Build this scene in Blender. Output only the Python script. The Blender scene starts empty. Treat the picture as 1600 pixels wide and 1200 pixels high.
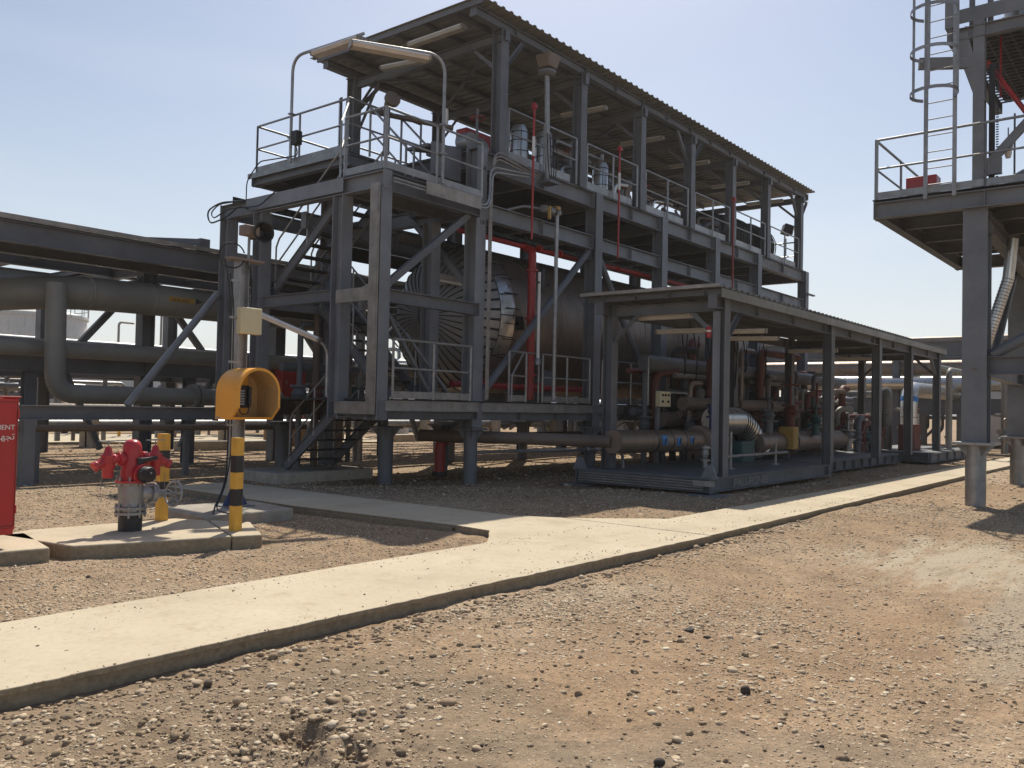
import bpy, math, random
import numpy as np
from mathutils import Vector, Matrix, Quaternion
S = bpy.context.scene
COL = S.collection
rnd = random.Random(7)
R = math.radians

# ---------------------------------------------------------------- camera
YAW, PIT, ROL, FPX = 0.67647, 0.02561, 0.02142, 1343.32
fw = Vector((math.cos(PIT)*math.cos(YAW), math.cos(PIT)*math.sin(YAW), math.sin(PIT)))
rt0 = Vector((math.sin(YAW), -math.cos(YAW), 0)); up0 = rt0.cross(fw)
rt = math.cos(ROL)*rt0 + math.sin(ROL)*up0
up = -math.sin(ROL)*rt0 + math.cos(ROL)*up0
cam_d = bpy.data.cameras.new("camera"); cam = bpy.data.objects.new("camera", cam_d); COL.objects.link(cam)
m = Matrix((rt, up, -fw)).transposed().to_4x4(); m.translation = (0, 0, 1.6)
cam.matrix_world = m
cam_d.sensor_width = 36; cam_d.lens = FPX/1600*36; cam_d.clip_start = 0.05; cam_d.clip_end = 3000
S.camera = cam
# ---------------------------------------------------------------- light
SUN = Vector((0.61, 0.42, 1.0)).normalized()
EL = math.asin(SUN.z); AZ = math.atan2(SUN.y, SUN.x)
W = bpy.data.worlds.new("World"); S.world = W; W.use_nodes = True
nt = W.node_tree; bg = nt.nodes["Background"]
sky = nt.nodes.new("ShaderNodeTexSky"); sky.sky_type = 'NISHITA'; sky.sun_disc = False
sky.sun_elevation = EL; sky.sun_rotation = math.pi/2 - AZ
sky.air_density = 1.0; sky.dust_density = 1.6; sky.ozone_density = 1.0; sky.altitude = 0
tc = nt.nodes.new("ShaderNodeTexCoord"); mp = nt.nodes.new("ShaderNodeMapping"); mp.inputs['Scale'].default_value = (1.2, 1.2, 7)
no = nt.nodes.new("ShaderNodeTexNoise"); no.inputs['Scale'].default_value = 1.6; no.inputs['Detail'].default_value = 6; no.inputs['Roughness'].default_value = .55
rp = nt.nodes.new("ShaderNodeValToRGB"); rp.color_ramp.elements[0].position = .46; rp.color_ramp.elements[1].position = .80
sx = nt.nodes.new("ShaderNodeSeparateXYZ"); mr = nt.nodes.new("ShaderNodeMapRange"); mr.inputs[1].default_value = 0; mr.inputs[2].default_value = .5; mr.inputs[3].default_value = .42; mr.inputs[4].default_value = .0
mu = nt.nodes.new("ShaderNodeMath"); mu.operation = 'MULTIPLY'
mx = nt.nodes.new("ShaderNodeMixRGB"); mx.inputs[2].default_value = (9.2, 9.4, 9.6, 1)
L = nt.links
L.new(tc.outputs['Generated'], mp.inputs[0]); L.new(mp.outputs[0], no.inputs[0]); L.new(no.outputs[0], rp.inputs[0])
L.new(tc.outputs['Generated'], sx.inputs[0]); L.new(sx.outputs[2], mr.inputs[0])
L.new(rp.outputs[0], mu.inputs[0]); L.new(mr.outputs[0], mu.inputs[1]); L.new(mu.outputs[0], mx.inputs[0])
L.new(sky.outputs[0], mx.inputs[1]); hz_ = nt.nodes.new("ShaderNodeMapRange"); hz_.inputs[1].default_value = 0; hz_.inputs[2].default_value = .42; hz_.inputs[3].default_value = .55; hz_.inputs[4].default_value = .0
hm_ = nt.nodes.new("ShaderNodeMixRGB"); hm_.inputs[2].default_value = (8.0, 8.3, 8.6, 1); L.new(sx.outputs[2], hz_.inputs[0]); L.new(hz_.outputs[0], hm_.inputs[0]); L.new(mx.outputs[0], hm_.inputs[1]); L.new(hm_.outputs[0], bg.inputs[0])
bg.inputs[1].default_value = 0.077
sl = bpy.data.lights.new("sun", 'SUN'); so = bpy.data.objects.new("sun", sl); COL.objects.link(so)
sl.energy = 3.6; sl.angle = R(.55); sl.color = (1, .93, .80)
so.rotation_euler = SUN.to_track_quat('Z', 'Y').to_euler()
S.view_settings.view_transform = 'Standard'; S.view_settings.look = 'None'; S.view_settings.gamma = 1
S.view_settings.exposure = 0.5

# ---------------------------------------------------------------- materials
def new_mat(name):
    mt = bpy.data.materials.new(name); mt.use_nodes = True
    return mt, mt.node_tree, mt.node_tree.nodes["Principled BSDF"]
def N(nt, t, **k):
    n = nt.nodes.new(t)
    for a, b in k.items():
        if a.startswith('i_'): n.inputs[a[2:].replace('_', ' ')].default_value = b
        else: setattr(n, a, b)
    return n
def ramp(nt, src, stops):
    r = nt.nodes.new("ShaderNodeValToRGB"); e = r.color_ramp.elements
    while len(e) < len(stops): e.new(.5)
    for q, (p, c) in zip(e, stops): q.position = p; q.color = (*c, 1) if len(c) == 3 else c
    nt.links.new(src, r.inputs[0]); return r.outputs[0]
def paint(name, col, rough=.5, metal=0., var=.18, scale=3., dirt=(.16, .12, .085), dirt_amt=.35, bump=.02, spec=.5, streak=True, fine=60):
    mt, nt, b = new_mat(name); L = nt.links
    g = N(nt, "ShaderNodeNewGeometry"); oi = N(nt, "ShaderNodeObjectInfo")
    n1 = N(nt, "ShaderNodeTexNoise", i_Scale=scale, i_Detail=7, i_Roughness=.62); L.new(g.outputs['Position'], n1.inputs['Vector'])
    mp = N(nt, "ShaderNodeMapping"); mp.inputs['Scale'].default_value = (9, 9, .9) if streak else (6, 6, 6)
    L.new(g.outputs['Position'], mp.inputs[0])
    n2 = N(nt, "ShaderNodeTexNoise", i_Scale=1.2, i_Detail=6, i_Roughness=.7); L.new(mp.outputs[0], n2.inputs['Vector'])
    lo = tuple(c*(1-var) for c in col); hi = tuple(min(1, c*(1+var)) for c in col)
    c1 = ramp(nt, n1.outputs[0], [(.3, lo), (.7, hi)])
    hv = N(nt, "ShaderNodeHueSaturation"); mr = N(nt, "ShaderNodeMapRange"); mr.inputs[3].default_value = 1-var*.6; mr.inputs[4].default_value = 1+var*.6
    L.new(oi.outputs['Random'], mr.inputs[0]); L.new(mr.outputs[0], hv.inputs['Value']); L.new(c1, hv.inputs['Color'])
    f = ramp(nt, n2.outputs[0], [(.55, (0, 0, 0)), (.78, (dirt_amt,)*3)])
    mx = N(nt, "ShaderNodeMixRGB"); mx.inputs[2].default_value = (*dirt, 1); L.new(f, mx.inputs[0]); L.new(hv.outputs[0], mx.inputs[1])
    L.new(mx.outputs[0], b.inputs['Base Color'])
    rr = N(nt, "ShaderNodeMapRange"); rr.inputs[1].default_value = .3; rr.inputs[2].default_value = .7; rr.inputs[3].default_value = max(.05, rough-.12); rr.inputs[4].default_value = min(1, rough+.14)
    L.new(n2.outputs[0], rr.inputs[0]); L.new(rr.outputs[0], b.inputs['Roughness'])
    b.inputs['Metallic'].default_value = metal
    b.inputs['Specular IOR Level'].default_value = spec
    if bump:
        n3 = N(nt, "ShaderNodeTexNoise", i_Scale=fine, i_Detail=3); L.new(g.outputs['Position'], n3.inputs['Vector'])
        bp = N(nt, "ShaderNodeBump", i_Strength=min(1, bump*8), i_Distance=.004); L.new(n3.outputs[0], bp.inputs['Height']); L.new(bp.outputs[0], b.inputs['Normal'])
    return mt
M = {}
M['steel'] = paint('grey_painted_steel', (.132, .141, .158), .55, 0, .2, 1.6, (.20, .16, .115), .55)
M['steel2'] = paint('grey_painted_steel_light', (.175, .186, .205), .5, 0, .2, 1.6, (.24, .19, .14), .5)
M['galv'] = paint('galvanised_steel', (.30, .30, .30), .42, .55, .22, 5, (.25, .2, .15), .4)
M['tray'] = paint('dusty_galvanised_tray', (.30, .275, .25), .5, .35, .3, 4, (.28, .2, .14), .6)
M['deckm'] = paint('dark_grating', (.035, .035, .036), .8, 0, .2, 2, (.05, .045, .04), .2)
M['roofm'] = paint('roof_sheet_underside', (.25, .245, .22), .5, .15, .25, .7, (.12, .10, .075), .5, streak=False)
M['clad'] = paint('aluminium_cladding', (.62, .60, .57), .33, .9, .12, 2.2, (.25, .2, .15), .35, .01)
M['dclad'] = paint('dull_stained_cladding', (.27, .215, .178), .48, .6, .22, .8, (.11, .07, .05), .5, .01)
M['seam'] = paint('dark_seam', (.05, .05, .052), .6, .2, .2, 4)
M['headclad'] = paint('ribbed_end_cladding', (.30, .285, .275), .5, .45, .15, 2, (.2, .15, .1), .4, .01)
M['pipe'] = paint('olive_grey_pipe', (.21, .205, .185), .5, 0, .22, .8, (.22, .15, .10), .45)
M['piperust'] = paint('dusty_brown_pipe', (.17, .13, .105), .6, 0, .25, .9, (.2, .12, .08), .5)
M['red'] = paint('red_paint', (.36, .028, .028), .38, 0, .12, 3, (.25, .08, .05), .25)
M['redhy'] = paint('hydrant_red', (.44, .032, .04), .36, 0, .14, 6, (.34, .15, .10), .5)
M['redcab'] = paint('cabinet_red', (.46, .028, .026), .5, 0, .1, 1.2, (.36, .14, .10), .4)
M['firered'] = paint('fire_pipe_red', (.35, .022, .022), .42, 0, .15, 2, (.1, .02, .02), .3)
M['darkred'] = paint('dark_red_lead', (.16, .05, .04), .6, 0, .2, 2)
M['yellow'] = paint('post_yellow', (.66, .37, .05), .55, 0, .12, 7, (.25, .17, .09), .6)
M['hood'] = paint('hood_orange', (.82, .37, .04), .42, 0, .08, 3, (.45, .27, .12), .4)
M['hoodin'] = paint('hood_lining', (.48, .30, .12), .7, 0, .12, 3)
M['black'] = paint('black_paint', (.018, .018, .022), .5, 0, .2, 4)
M['rubber'] = paint('black_rubber', (.012, .012, .013), .55, 0, .2, 6)
M['cream'] = paint('cream_enclosure', (.62, .56, .36), .5, 0, .06, 3, (.3, .22, .12), .3)
M['white'] = paint('white_paint', (.72, .72, .70), .5, 0, .06, 2, (.4, .35, .28), .3)
M['dulldiff'] = paint('old_lamp_diffuser', (.36, .34, .30), .4, 0, .12, 4)
M['diff'] = paint('lamp_diffuser', (.62, .55, .48), .35, 0, .12, 4, (.4, .3, .2), .4)
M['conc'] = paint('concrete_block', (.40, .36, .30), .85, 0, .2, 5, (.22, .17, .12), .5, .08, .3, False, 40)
M['blue'] = paint('blue_label', (.02, .22, .60), .4, 0, .15, 20)
M['navy'] = paint('navy_paint', (.03, .05, .16), .45, 0, .15, 5)
M['teal'] = paint('teal_paint', (.03, .10, .11), .5, 0, .15, 5)
M['ochre'] = paint('ochre_paint', (.45, .28, .07), .5, 0, .15, 3)
M['wood'] = paint('crate_wood', (.30, .20, .11), .7, 0, .2, 8)
M['tank'] = paint('stained_white_tank', (.60, .60, .58), .5, 0, .1, .8, (.12, .13, .12), .8)
M['letter'] = paint('faded_lettering', (.27, .25, .23), .7, 0, .3, 14)
M['dletter'] = paint('dark_lettering', (.02, .02, .02), .7, 0, .3, 14)
M['wletter'] = paint('white_lettering', (.80, .78, .76), .6, 0, .05, 14)
M['ylabel'] = paint('yellow_band', (.42, .24, .03), .6, 0, .2, 6)

def concrete_path():
    mt, nt, b = new_mat('sandy_concrete'); L = nt.links
    g = N(nt, "ShaderNodeNewGeometry")
    n1 = N(nt, "ShaderNodeTexNoise", i_Scale=.9, i_Detail=8, i_Roughness=.6); L.new(g.outputs['Position'], n1.inputs['Vector'])
    n2 = N(nt, "ShaderNodeTexNoise", i_Scale=22, i_Detail=6, i_Roughness=.7); L.new(g.outputs['Position'], n2.inputs['Vector'])
    c = ramp(nt, n1.outputs[0], [(.25, (.43, .36, .26)), (.45, (.525, .445, .325)), (.6, (.555, .475, .35)), (.78, (.61, .53, .40))])
    c2 = ramp(nt, n2.outputs[0], [(.3, (.86, .85, .83)), (.5, (1, 1, 1)), (.75, (1.0, 1.0, 1.0))])
    mx = N(nt, "ShaderNodeMixRGB", blend_type='MULTIPLY'); mx.inputs[0].default_value = 1; L.new(c, mx.inputs[1]); L.new(c2, mx.inputs[2])
    # scattered small pits and chips
    vo = N(nt, "ShaderNodeTexVoronoi", i_Scale=2.6); vo.inputs['Randomness'].default_value = 1; L.new(g.outputs['Position'], vo.inputs['Vector'])
    pit = ramp(nt, vo.outputs['Distance'], [(.03, (.35, .3, .25)), (.045, (1, 1, 1))])
    mx2 = N(nt, "ShaderNodeMixRGB", blend_type='MULTIPLY'); mx2.inputs[0].default_value = 1; L.new(mx.outputs[0], mx2.inputs[1]); L.new(pit, mx2.inputs[2])
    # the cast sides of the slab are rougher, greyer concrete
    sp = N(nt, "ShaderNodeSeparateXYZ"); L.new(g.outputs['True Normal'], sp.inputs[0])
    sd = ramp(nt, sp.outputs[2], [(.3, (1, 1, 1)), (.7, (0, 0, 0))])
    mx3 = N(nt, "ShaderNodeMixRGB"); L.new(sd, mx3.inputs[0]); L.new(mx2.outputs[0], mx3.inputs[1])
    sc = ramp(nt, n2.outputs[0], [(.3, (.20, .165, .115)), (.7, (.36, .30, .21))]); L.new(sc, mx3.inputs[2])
    n4 = N(nt, "ShaderNodeTexNoise", i_Scale=3.1, i_Detail=9, i_Roughness=.72); L.new(g.outputs['Position'], n4.inputs['Vector'])
    st = ramp(nt, n4.outputs[0], [(.30, (.80, .77, .73)), (.44, (.97, .965, .96)), (.6, (1, 1, 1)), (.74, (1.05, 1.05, 1.05))])
    mx4 = N(nt, "ShaderNodeMixRGB", blend_type='MULTIPLY'); mx4.inputs[0].default_value = 1; L.new(mx3.outputs[0], mx4.inputs[1]); L.new(st, mx4.inputs[2])
    L.new(mx4.outputs[0], b.inputs['Base Color']); b.inputs['Roughness'].default_value = .9; b.inputs['Specular IOR Level'].default_value = .25
    bp = N(nt, "ShaderNodeBump", i_Strength=.35, i_Distance=.006); L.new(n2.outputs[0], bp.inputs['Height']); L.new(bp.outputs[0], b.inputs['Normal'])
    return mt
M['path'] = concrete_path()

def ground_mat():
    mt, nt, b = new_mat('gravelly_dirt'); L = nt.links
    g = N(nt, "ShaderNodeNewGeometry"); P = g.outputs['Position']
    def noise(s, d=8, r=.6):
        n = N(nt, "ShaderNodeTexNoise", i_Scale=s, i_Detail=d, i_Roughness=r); L.new(P, n.inputs['Vector']); return n.outputs[0]
    big = noise(.35); mid = noise(2.2, 8, .65); fin = noise(30, 6, .7)
    c = ramp(nt, big, [(.3, (.26, .178, .11)), (.48, (.305, .215, .138)), (.6, (.34, .255, .175)), (.72, (.365, .295, .215))])
    fc = ramp(nt, fin, [(.3, (.48, .46, .44)), (.47, (.98, .98, .98)), (.66, (1.38, 1.35, 1.3))])
    c2 = ramp(nt, mid, [(.3, (.66, .64, .63)), (.5, (.98, .97, .96)), (.72, (1.25, 1.23, 1.2))])
    m1 = N(nt, "ShaderNodeMixRGB", blend_type='MULTIPLY'); m1.inputs[0].default_value = 1; L.new(c, m1.inputs[1]); L.new(c2, m1.inputs[2])
    m1b = N(nt, "ShaderNodeMixRGB", blend_type='MULTIPLY'); m1b.inputs[0].default_value = .8; L.new(m1.outputs[0], m1b.inputs[1]); L.new(fc, m1b.inputs[2])
    # pebbles of two sizes with a colour of their own
    last = m1b.outputs[0]; hs = []
    for sc, thr, amt in ((26, .30, .75), (60, .34, .7)):
        vo = N(nt, "ShaderNodeTexVoronoi", i_Scale=sc); L.new(P, vo.inputs['Vector'])
        sp = N(nt, "ShaderNodeSeparateColor"); L.new(vo.outputs['Color'], sp.inputs[0])
        pc = ramp(nt, sp.outputs[0], [(0, (.16, .12, .085)), (.25, (.29, .21, .14)), (.55, (.40, .30, .20)), (.8, (.52, .42, .30)), (1, (.60, .53, .42))])
        mk = ramp(nt, vo.outputs['Distance'], [(thr*.8, (1, 1, 1)), (thr, (0, 0, 0))])
        pres = ramp(nt, sp.outputs[1], [(.40, (0, 0, 0)), (.42, (amt,)*3)])
        mm = N(nt, "ShaderNodeMath", operation='MULTIPLY'); L.new(mk, mm.inputs[0]); L.new(pres, mm.inputs[1])
        mx = N(nt, "ShaderNodeMixRGB"); L.new(mm.outputs[0], mx.inputs[0]); L.new(last, mx.inputs[1]); L.new(pc, mx.inputs[2]); last = mx.outputs[0]
        hs.append((mm.outputs[0], .35 if sc < 40 else .2))
    # darker disturbed soil in the left foreground, edge broken by noise
    def blob(cx_, cy_, wx, wy, col, amt, lo=.75, hi=1.5, src=None):
        nonlocal last
        sp_ = N(nt, "ShaderNodeSeparateXYZ"); L.new(P, sp_.inputs[0]); terms = []
        for o_, c_, w_ in ((sp_.outputs[0], cx_, wx), (sp_.outputs[1], cy_, wy)):
            a = N(nt, "ShaderNodeMath", operation='SUBTRACT'); L.new(o_, a.inputs[0]); a.inputs[1].default_value = c_
            d_ = N(nt, "ShaderNodeMath", operation='DIVIDE'); L.new(a.outputs[0], d_.inputs[0]); d_.inputs[1].default_value = w_
            e_ = N(nt, "ShaderNodeMath", operation='MULTIPLY'); L.new(d_.outputs[0], e_.inputs[0]); L.new(d_.outputs[0], e_.inputs[1]); terms.append(e_.outputs[0])
        s_ = N(nt, "ShaderNodeMath", operation='ADD'); L.new(terms[0], s_.inputs[0]); L.new(terms[1], s_.inputs[1])
        q_ = N(nt, "ShaderNodeMath", operation='MULTIPLY_ADD'); L.new(src or mid, q_.inputs[0]); q_.inputs[1].default_value = 1.8; L.new(s_.outputs[0], q_.inputs[2])
        m_ = N(nt, "ShaderNodeMapRange"); m_.inputs[1].default_value = lo+.9; m_.inputs[2].default_value = hi+.9; m_.inputs[3].default_value = amt; m_.inputs[4].default_value = 0; L.new(q_.outputs[0], m_.inputs[0])
        x_ = N(nt, "ShaderNodeMixRGB"); L.new(m_.outputs[0], x_.inputs[0]); L.new(last, x_.inputs[1]); x_.inputs[2].default_value = (*col, 1); last = x_.outputs[0]
    blob(2.3, 3.5, 1.6, 1.3, (.215, .165, .115), .6); blob(3.4, 1.2, 1.0, 1.0, (.24, .19, .14), .45); blob(6.2, 2.6, 2.0, 1.1, (.31, .20, .12), .3); blob(8.2, 1.0, 2.2, .45, (.36, .33, .27), .45, .5, 1.3)
    # pale spilt cement patch near the tower, its edge broken by noise
    sp = N(nt, "ShaderNodeSeparateXYZ"); L.new(P, sp.inputs[0])
    def band(o, c0, w):
        a = N(nt, "ShaderNodeMath", operation='SUBTRACT'); L.new(o, a.inputs[0]); a.inputs[1].default_value = c0
        q = N(nt, "ShaderNodeMath", operation='DIVIDE'); L.new(a.outputs[0], q.inputs[0]); q.inputs[1].default_value = w
        s = N(nt, "ShaderNodeMath", operation='POWER'); L.new(q.outputs[0], s.inputs[0]); s.inputs[1].default_value = 2; return s.outputs[0]
    ad = N(nt, "ShaderNodeMath", operation='ADD'); L.new(band(sp.outputs[0], 10.6, 2.5), ad.inputs[0]); L.new(band(sp.outputs[1], 2.0, 1.6), ad.inputs[1])
    ad2 = N(nt, "ShaderNodeMath", operation='ADD'); L.new(ad.outputs[0], ad2.inputs[0])
    mps = N(nt, "ShaderNodeMapping"); mps.inputs['Rotation'].default_value = (0, 0, .5); mps.inputs['Scale'].default_value = (.55, 2.6, 1); L.new(P, mps.inputs[0]); nst = N(nt, "ShaderNodeTexNoise", i_Scale=1.5, i_Detail=9, i_Roughness=.75); L.new(mps.outputs[0], nst.inputs['Vector'])
    ms = N(nt, "ShaderNodeMath", operation='MULTIPLY'); ms.inputs[1].default_value = 3.4; L.new(nst.outputs[0], ms.inputs[0]); L.new(ms.outputs[0], ad2.inputs[1])
    pm = ramp(nt, ad2.outputs[0], [(.0, (0, 0, 0)), (1, (0, 0, 0))])
    mrr = N(nt, "ShaderNodeMapRange"); mrr.inputs[1].default_value = 1.75; mrr.inputs[2].default_value = 2.25; mrr.inputs[3].default_value = .72; mrr.inputs[4].default_value = 0; L.new(ad2.outputs[0], mrr.inputs[0])
    mx = N(nt, "ShaderNodeMixRGB"); L.new(mrr.outputs[0], mx.inputs[0]); L.new(last, mx.inputs[1]); mx.inputs[2].default_value = (.46, .40, .305, 1)
    L.new(mx.outputs[0], b.inputs['Base Color']); b.inputs['Roughness'].default_value = .95; b.inputs['Specular IOR Level'].default_value = .2
    h = None
    ht = N(nt, "ShaderNodeMath", operation='MULTIPLY'); L.new(fin, ht.inputs[0]); ht.inputs[1].default_value = .6; h = ht.outputs[0]
    for o, w in hs:
        q = N(nt, "ShaderNodeMath", operation='MULTIPLY_ADD'); L.new(o, q.inputs[0]); q.inputs[1].default_value = w; L.new(h, q.inputs[2]); h = q.outputs[0]
    bp = N(nt, "ShaderNodeBump", i_Strength=.9, i_Distance=.02); L.new(h, bp.inputs['Height']); L.new(bp.outputs[0], b.inputs['Normal'])
    return mt
M['ground'] = ground_mat()

def stone_mat():
    mt, nt, b = new_mat('river_pebbles'); L = nt.links
    at = N(nt, "ShaderNodeAttribute", attribute_name='tone')
    c = ramp(nt, at.outputs['Fac'], [(0, (.06, .05, .045)), (.12, (.17, .125, .085)), (.28, (.31, .22, .145)), (.45, (.40, .30, .20)), (.65, (.50, .40, .28)), (.85, (.60, .51, .38)), (1, (.72, .66, .54))])
    g = N(nt, "ShaderNodeNewGeometry"); n = N(nt, "ShaderNodeTexNoise", i_Scale=70, i_Detail=5); L.new(g.outputs['Position'], n.inputs['Vector'])
    c2 = ramp(nt, n.outputs[0], [(.3, (.8, .79, .78)), (.7, (1.12, 1.1, 1.08))])
    mx = N(nt, "ShaderNodeMixRGB", blend_type='MULTIPLY'); mx.inputs[0].default_value = 1; L.new(c, mx.inputs[1]); L.new(c2, mx.inputs[2])
    L.new(mx.outputs[0], b.inputs['Base Color']); b.inputs['Roughness'].default_value = .8; b.inputs['Specular IOR Level'].default_value = .3
    return mt
M['stone'] = stone_mat()
M['clod'] = paint('soil_clod', (.30, .225, .15), .95, 0, .25, 9, (.36, .28, .19), .5, .1, .2, False, 60)

# ---------------------------------------------------------------- mesh helpers
def fillet(pts, r=.15, n=5):
    pts = [Vector(p) for p in pts]; out = [pts[0]]
    for a, b, c in zip(pts, pts[1:], pts[2:]):
        u = (a-b); v = (c-b); rr = min(r, u.length*.49, v.length*.49)
        if u.angle(v) > 3.1: out.append(b); continue
        p = b+u.normalized()*rr; q = b+v.normalized()*rr
        for i in range(n+1):
            t = i/n; out.append(p*(1-t)**2 + b*2*t*(1-t) + q*t*t)
    out.append(pts[-1]); return out
def Iprof(h, w, tf=None, tw=None):
    tf = tf or max(.010, h*.06); tw = tw or max(.008, h*.045)
    a, b = w/2, h/2
    return [(-a, -b), (a, -b), (a, -b+tf), (tw/2, -b+tf), (tw/2, b-tf), (a, b-tf), (a, b), (-a, b), (-a, b-tf), (-tw/2, b-tf), (-tw/2, -b+tf), (-a, -b+tf)]
def Bprof(h, w): return [(-w/2, -h/2), (w/2, -h/2), (w/2, h/2), (-w/2, h/2)]
def Lprof(a, t=.012): return [(0, 0), (a, 0), (a, t), (t, t), (t, a), (0, a)]
def Cprof(h, w, t=.012): return [(0, -h/2), (w, -h/2), (w, -h/2+t), (t, -h/2+t), (t, h/2-t), (w, h/2-t), (w, h/2), (0, h/2)]
class MB:
    def __init__(s): s.v = []; s.f = []; s.mi = []; s.cur = 0
    def add(s, vs, fs):
        o = len(s.v); s.v += [tuple(x) for x in vs]; s.f += [tuple(i+o for i in f) for f in fs]; s.mi += [s.cur]*len(fs); return s
    def box(s, x0, x1, y0, y1, z0, z1):
        x0, x1 = sorted((x0, x1)); y0, y1 = sorted((y0, y1)); z0, z1 = sorted((z0, z1))
        return s.add([(x0, y0, z0), (x1, y0, z0), (x1, y1, z0), (x0, y1, z0), (x0, y0, z1), (x1, y0, z1), (x1, y1, z1), (x0, y1, z1)],
              [(0, 3, 2, 1), (4, 5, 6, 7), (0, 1, 5, 4), (1, 2, 6, 5), (2, 3, 7, 6), (3, 0, 4, 7)])
    def prism(s, p, q, prof, upv=(0, 0, 1)):
        p = Vector(p); q = Vector(q); d = (q-p).normalized(); u = Vector(upv)
        if abs(d.dot(u)) > .99: u = Vector((0, 1, 0)) if abs(d.y) < .9 else Vector((1, 0, 0))
        x = d.cross(u).normalized(); y = x.cross(d).normalized(); n = len(prof)
        vs = [p+x*a+y*b for a, b in prof] + [q+x*a+y*b for a, b in prof]
        fs = [(i, (i+1) % n, (i+1) % n+n, i+n) for i in range(n)] + [tuple(range(n-1, -1, -1)), tuple(range(n, 2*n))]
        return s.add(vs, fs)
    def tube(s, pts, r, n=8, cap=True):
        pts = [Vector(p) for p in pts]; k = len(pts); rs = r if isinstance(r, (list, tuple)) else [r]*k
        ds = []
        for i in range(k):
            a = (pts[i]-pts[i-1]).normalized() if i else None; b = (pts[i+1]-pts[i]).normalized() if i < k-1 else None
            ds.append((a+b).normalized() if a and b and (a+b).length > 1e-6 else (a or b))
        u = Vector((0, 0, 1)) if abs(ds[0].z) < .9 else Vector((1, 0, 0))
        x = ds[0].cross(u).normalized(); vs = []
        for i in range(k):
            x = (x - ds[i]*x.dot(ds[i])).normalized(); y = ds[i].cross(x)
            sc = 1.0
            if 0 < i < k-1:
                c = (pts[i]-pts[i-1]).normalized().dot(ds[i]); sc = 1/max(c, .5)
            for j in range(n):
                t = 2*math.pi*(j+.5)/n; vs.append(pts[i]+(x*math.cos(t)+y*math.sin(t))*rs[i])
        fs = [(i*n+j, i*n+(j+1) % n, (i+1)*n+(j+1) % n, (i+1)*n+j) for i in range(k-1) for j in range(n)]
        if cap: fs += [tuple(range(n-1, -1, -1)), tuple(range((k-1)*n, k*n))]
        return s.add(vs, fs)
    def lathe(s, o, axis, prof, n=20):
        """prof: (radius, height along axis)"""
        o = Vector(o); a = Vector(axis).normalized(); u = Vector((0, 0, 1)) if abs(a.z) < .9 else Vector((1, 0, 0))
        x = a.cross(u).normalized(); y = a.cross(x); vs = []
        for r, h in prof:
            for j in range(n):
                t = 2*math.pi*j/n; vs.append(o+a*h+(x*math.cos(t)+y*math.sin(t))*max(r, 1e-4))
        k = len(prof)
        fs = [(i*n+j, (i+1)*n+j, (i+1)*n+(j+1) % n, i*n+(j+1) % n) for i in range(k-1) for j in range(n)]
        fs += [tuple(range(n)), tuple(range(k*n-1, (k-1)*n-1, -1))]
        return s.add(vs, fs)
    def ring(s, c, axis, Rr, r, n=24, m=6, a0=0, a1=2*math.pi):
        a = Vector(axis).normalized(); u = Vector((0, 0, 1)) if abs(a.z) < .9 else Vector((1, 0, 0))
        x = a.cross(u).normalized(); y = a.cross(x); c = Vector(c)
        full = abs(a1-a0-2*math.pi) < 1e-6
        pts = [c+(x*math.cos(a0+(a1-a0)*i/n)+y*math.sin(a0+(a1-a0)*i/n))*Rr for i in range(n+1)]
        return s.tube(pts, r, m, cap=not full)
    def quad(s, pts, z0, z1):
        n = len(pts); vs = [(x, y, z0) for x, y in pts]+[(x, y, z1) for x, y in pts]
        return s.add(vs, [(i, (i+1) % n, (i+1) % n+n, i+n) for i in range(n)]+[tuple(range(n-1, -1, -1)), tuple(range(n, 2*n))])
    def build(s, name, mat, parent=None, bevel=0, label=None):
        me = bpy.data.meshes.new(name)
        off = Vector(parent['_o']) if parent is not None and '_o' in parent else Vector((0, 0, 0))
        if parent is None:
            A = np.array(s.v); off = Vector((float(A[:, 0].min()+A[:, 0].max())/2, float(A[:, 1].min()+A[:, 1].max())/2, float(A[:, 2].min())))
        me.from_pydata([tuple(Vector(v)-off) for v in s.v], [], s.f)
        mats = mat if isinstance(mat, (list, tuple)) else [mat]
        for q in mats: me.materials.append(M[q])
        if len(mats) > 1: me.polygons.foreach_set('material_index', s.mi)
        me.validate()
        me.shade_smooth(); me.set_sharp_from_angle(angle=R(38))
        o = bpy.data.objects.new(name, me); COL.objects.link(o)
        o['_o'] = tuple(off)
        if parent is not None: o.parent = parent
        else: o.location = off
        if bevel:
            bm = o.modifiers.new('bevel', 'BEVEL'); bm.width = bevel; bm.segments = 2; bm.limit_method = 'ANGLE'; bm.angle_limit = R(40)
        if label: o['label'] = label
        return o
def tag(o, label, cat, group=None, kind=None):
    if label: o['label'] = label
    if cat: o['category'] = cat
    if group: o['group'] = group
    if kind: o['kind'] = kind
    return o
def thing(name, label, cat, loc=(0, 0, 0), group=None):
    o = bpy.data.objects.new(name, None); COL.objects.link(o); o.location = loc; o.empty_display_size = .2
    o['_o'] = tuple(loc); return tag(o, label, cat, group)
def dup(root, loc, rotz=0, label=None, group=None, scale=None):
    r = root.copy(); COL.objects.link(r); r.location = loc; r.rotation_euler = (0, 0, rotz)
    if scale: r.scale = scale
    if label: r['label'] = label
    if group: r['group'] = group
    for ch in list(root.children):
        c = ch.copy(); COL.objects.link(c); c.parent = r
        for g in list(ch.children):
            d = g.copy(); COL.objects.link(d); d.parent = c
    return r
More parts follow.
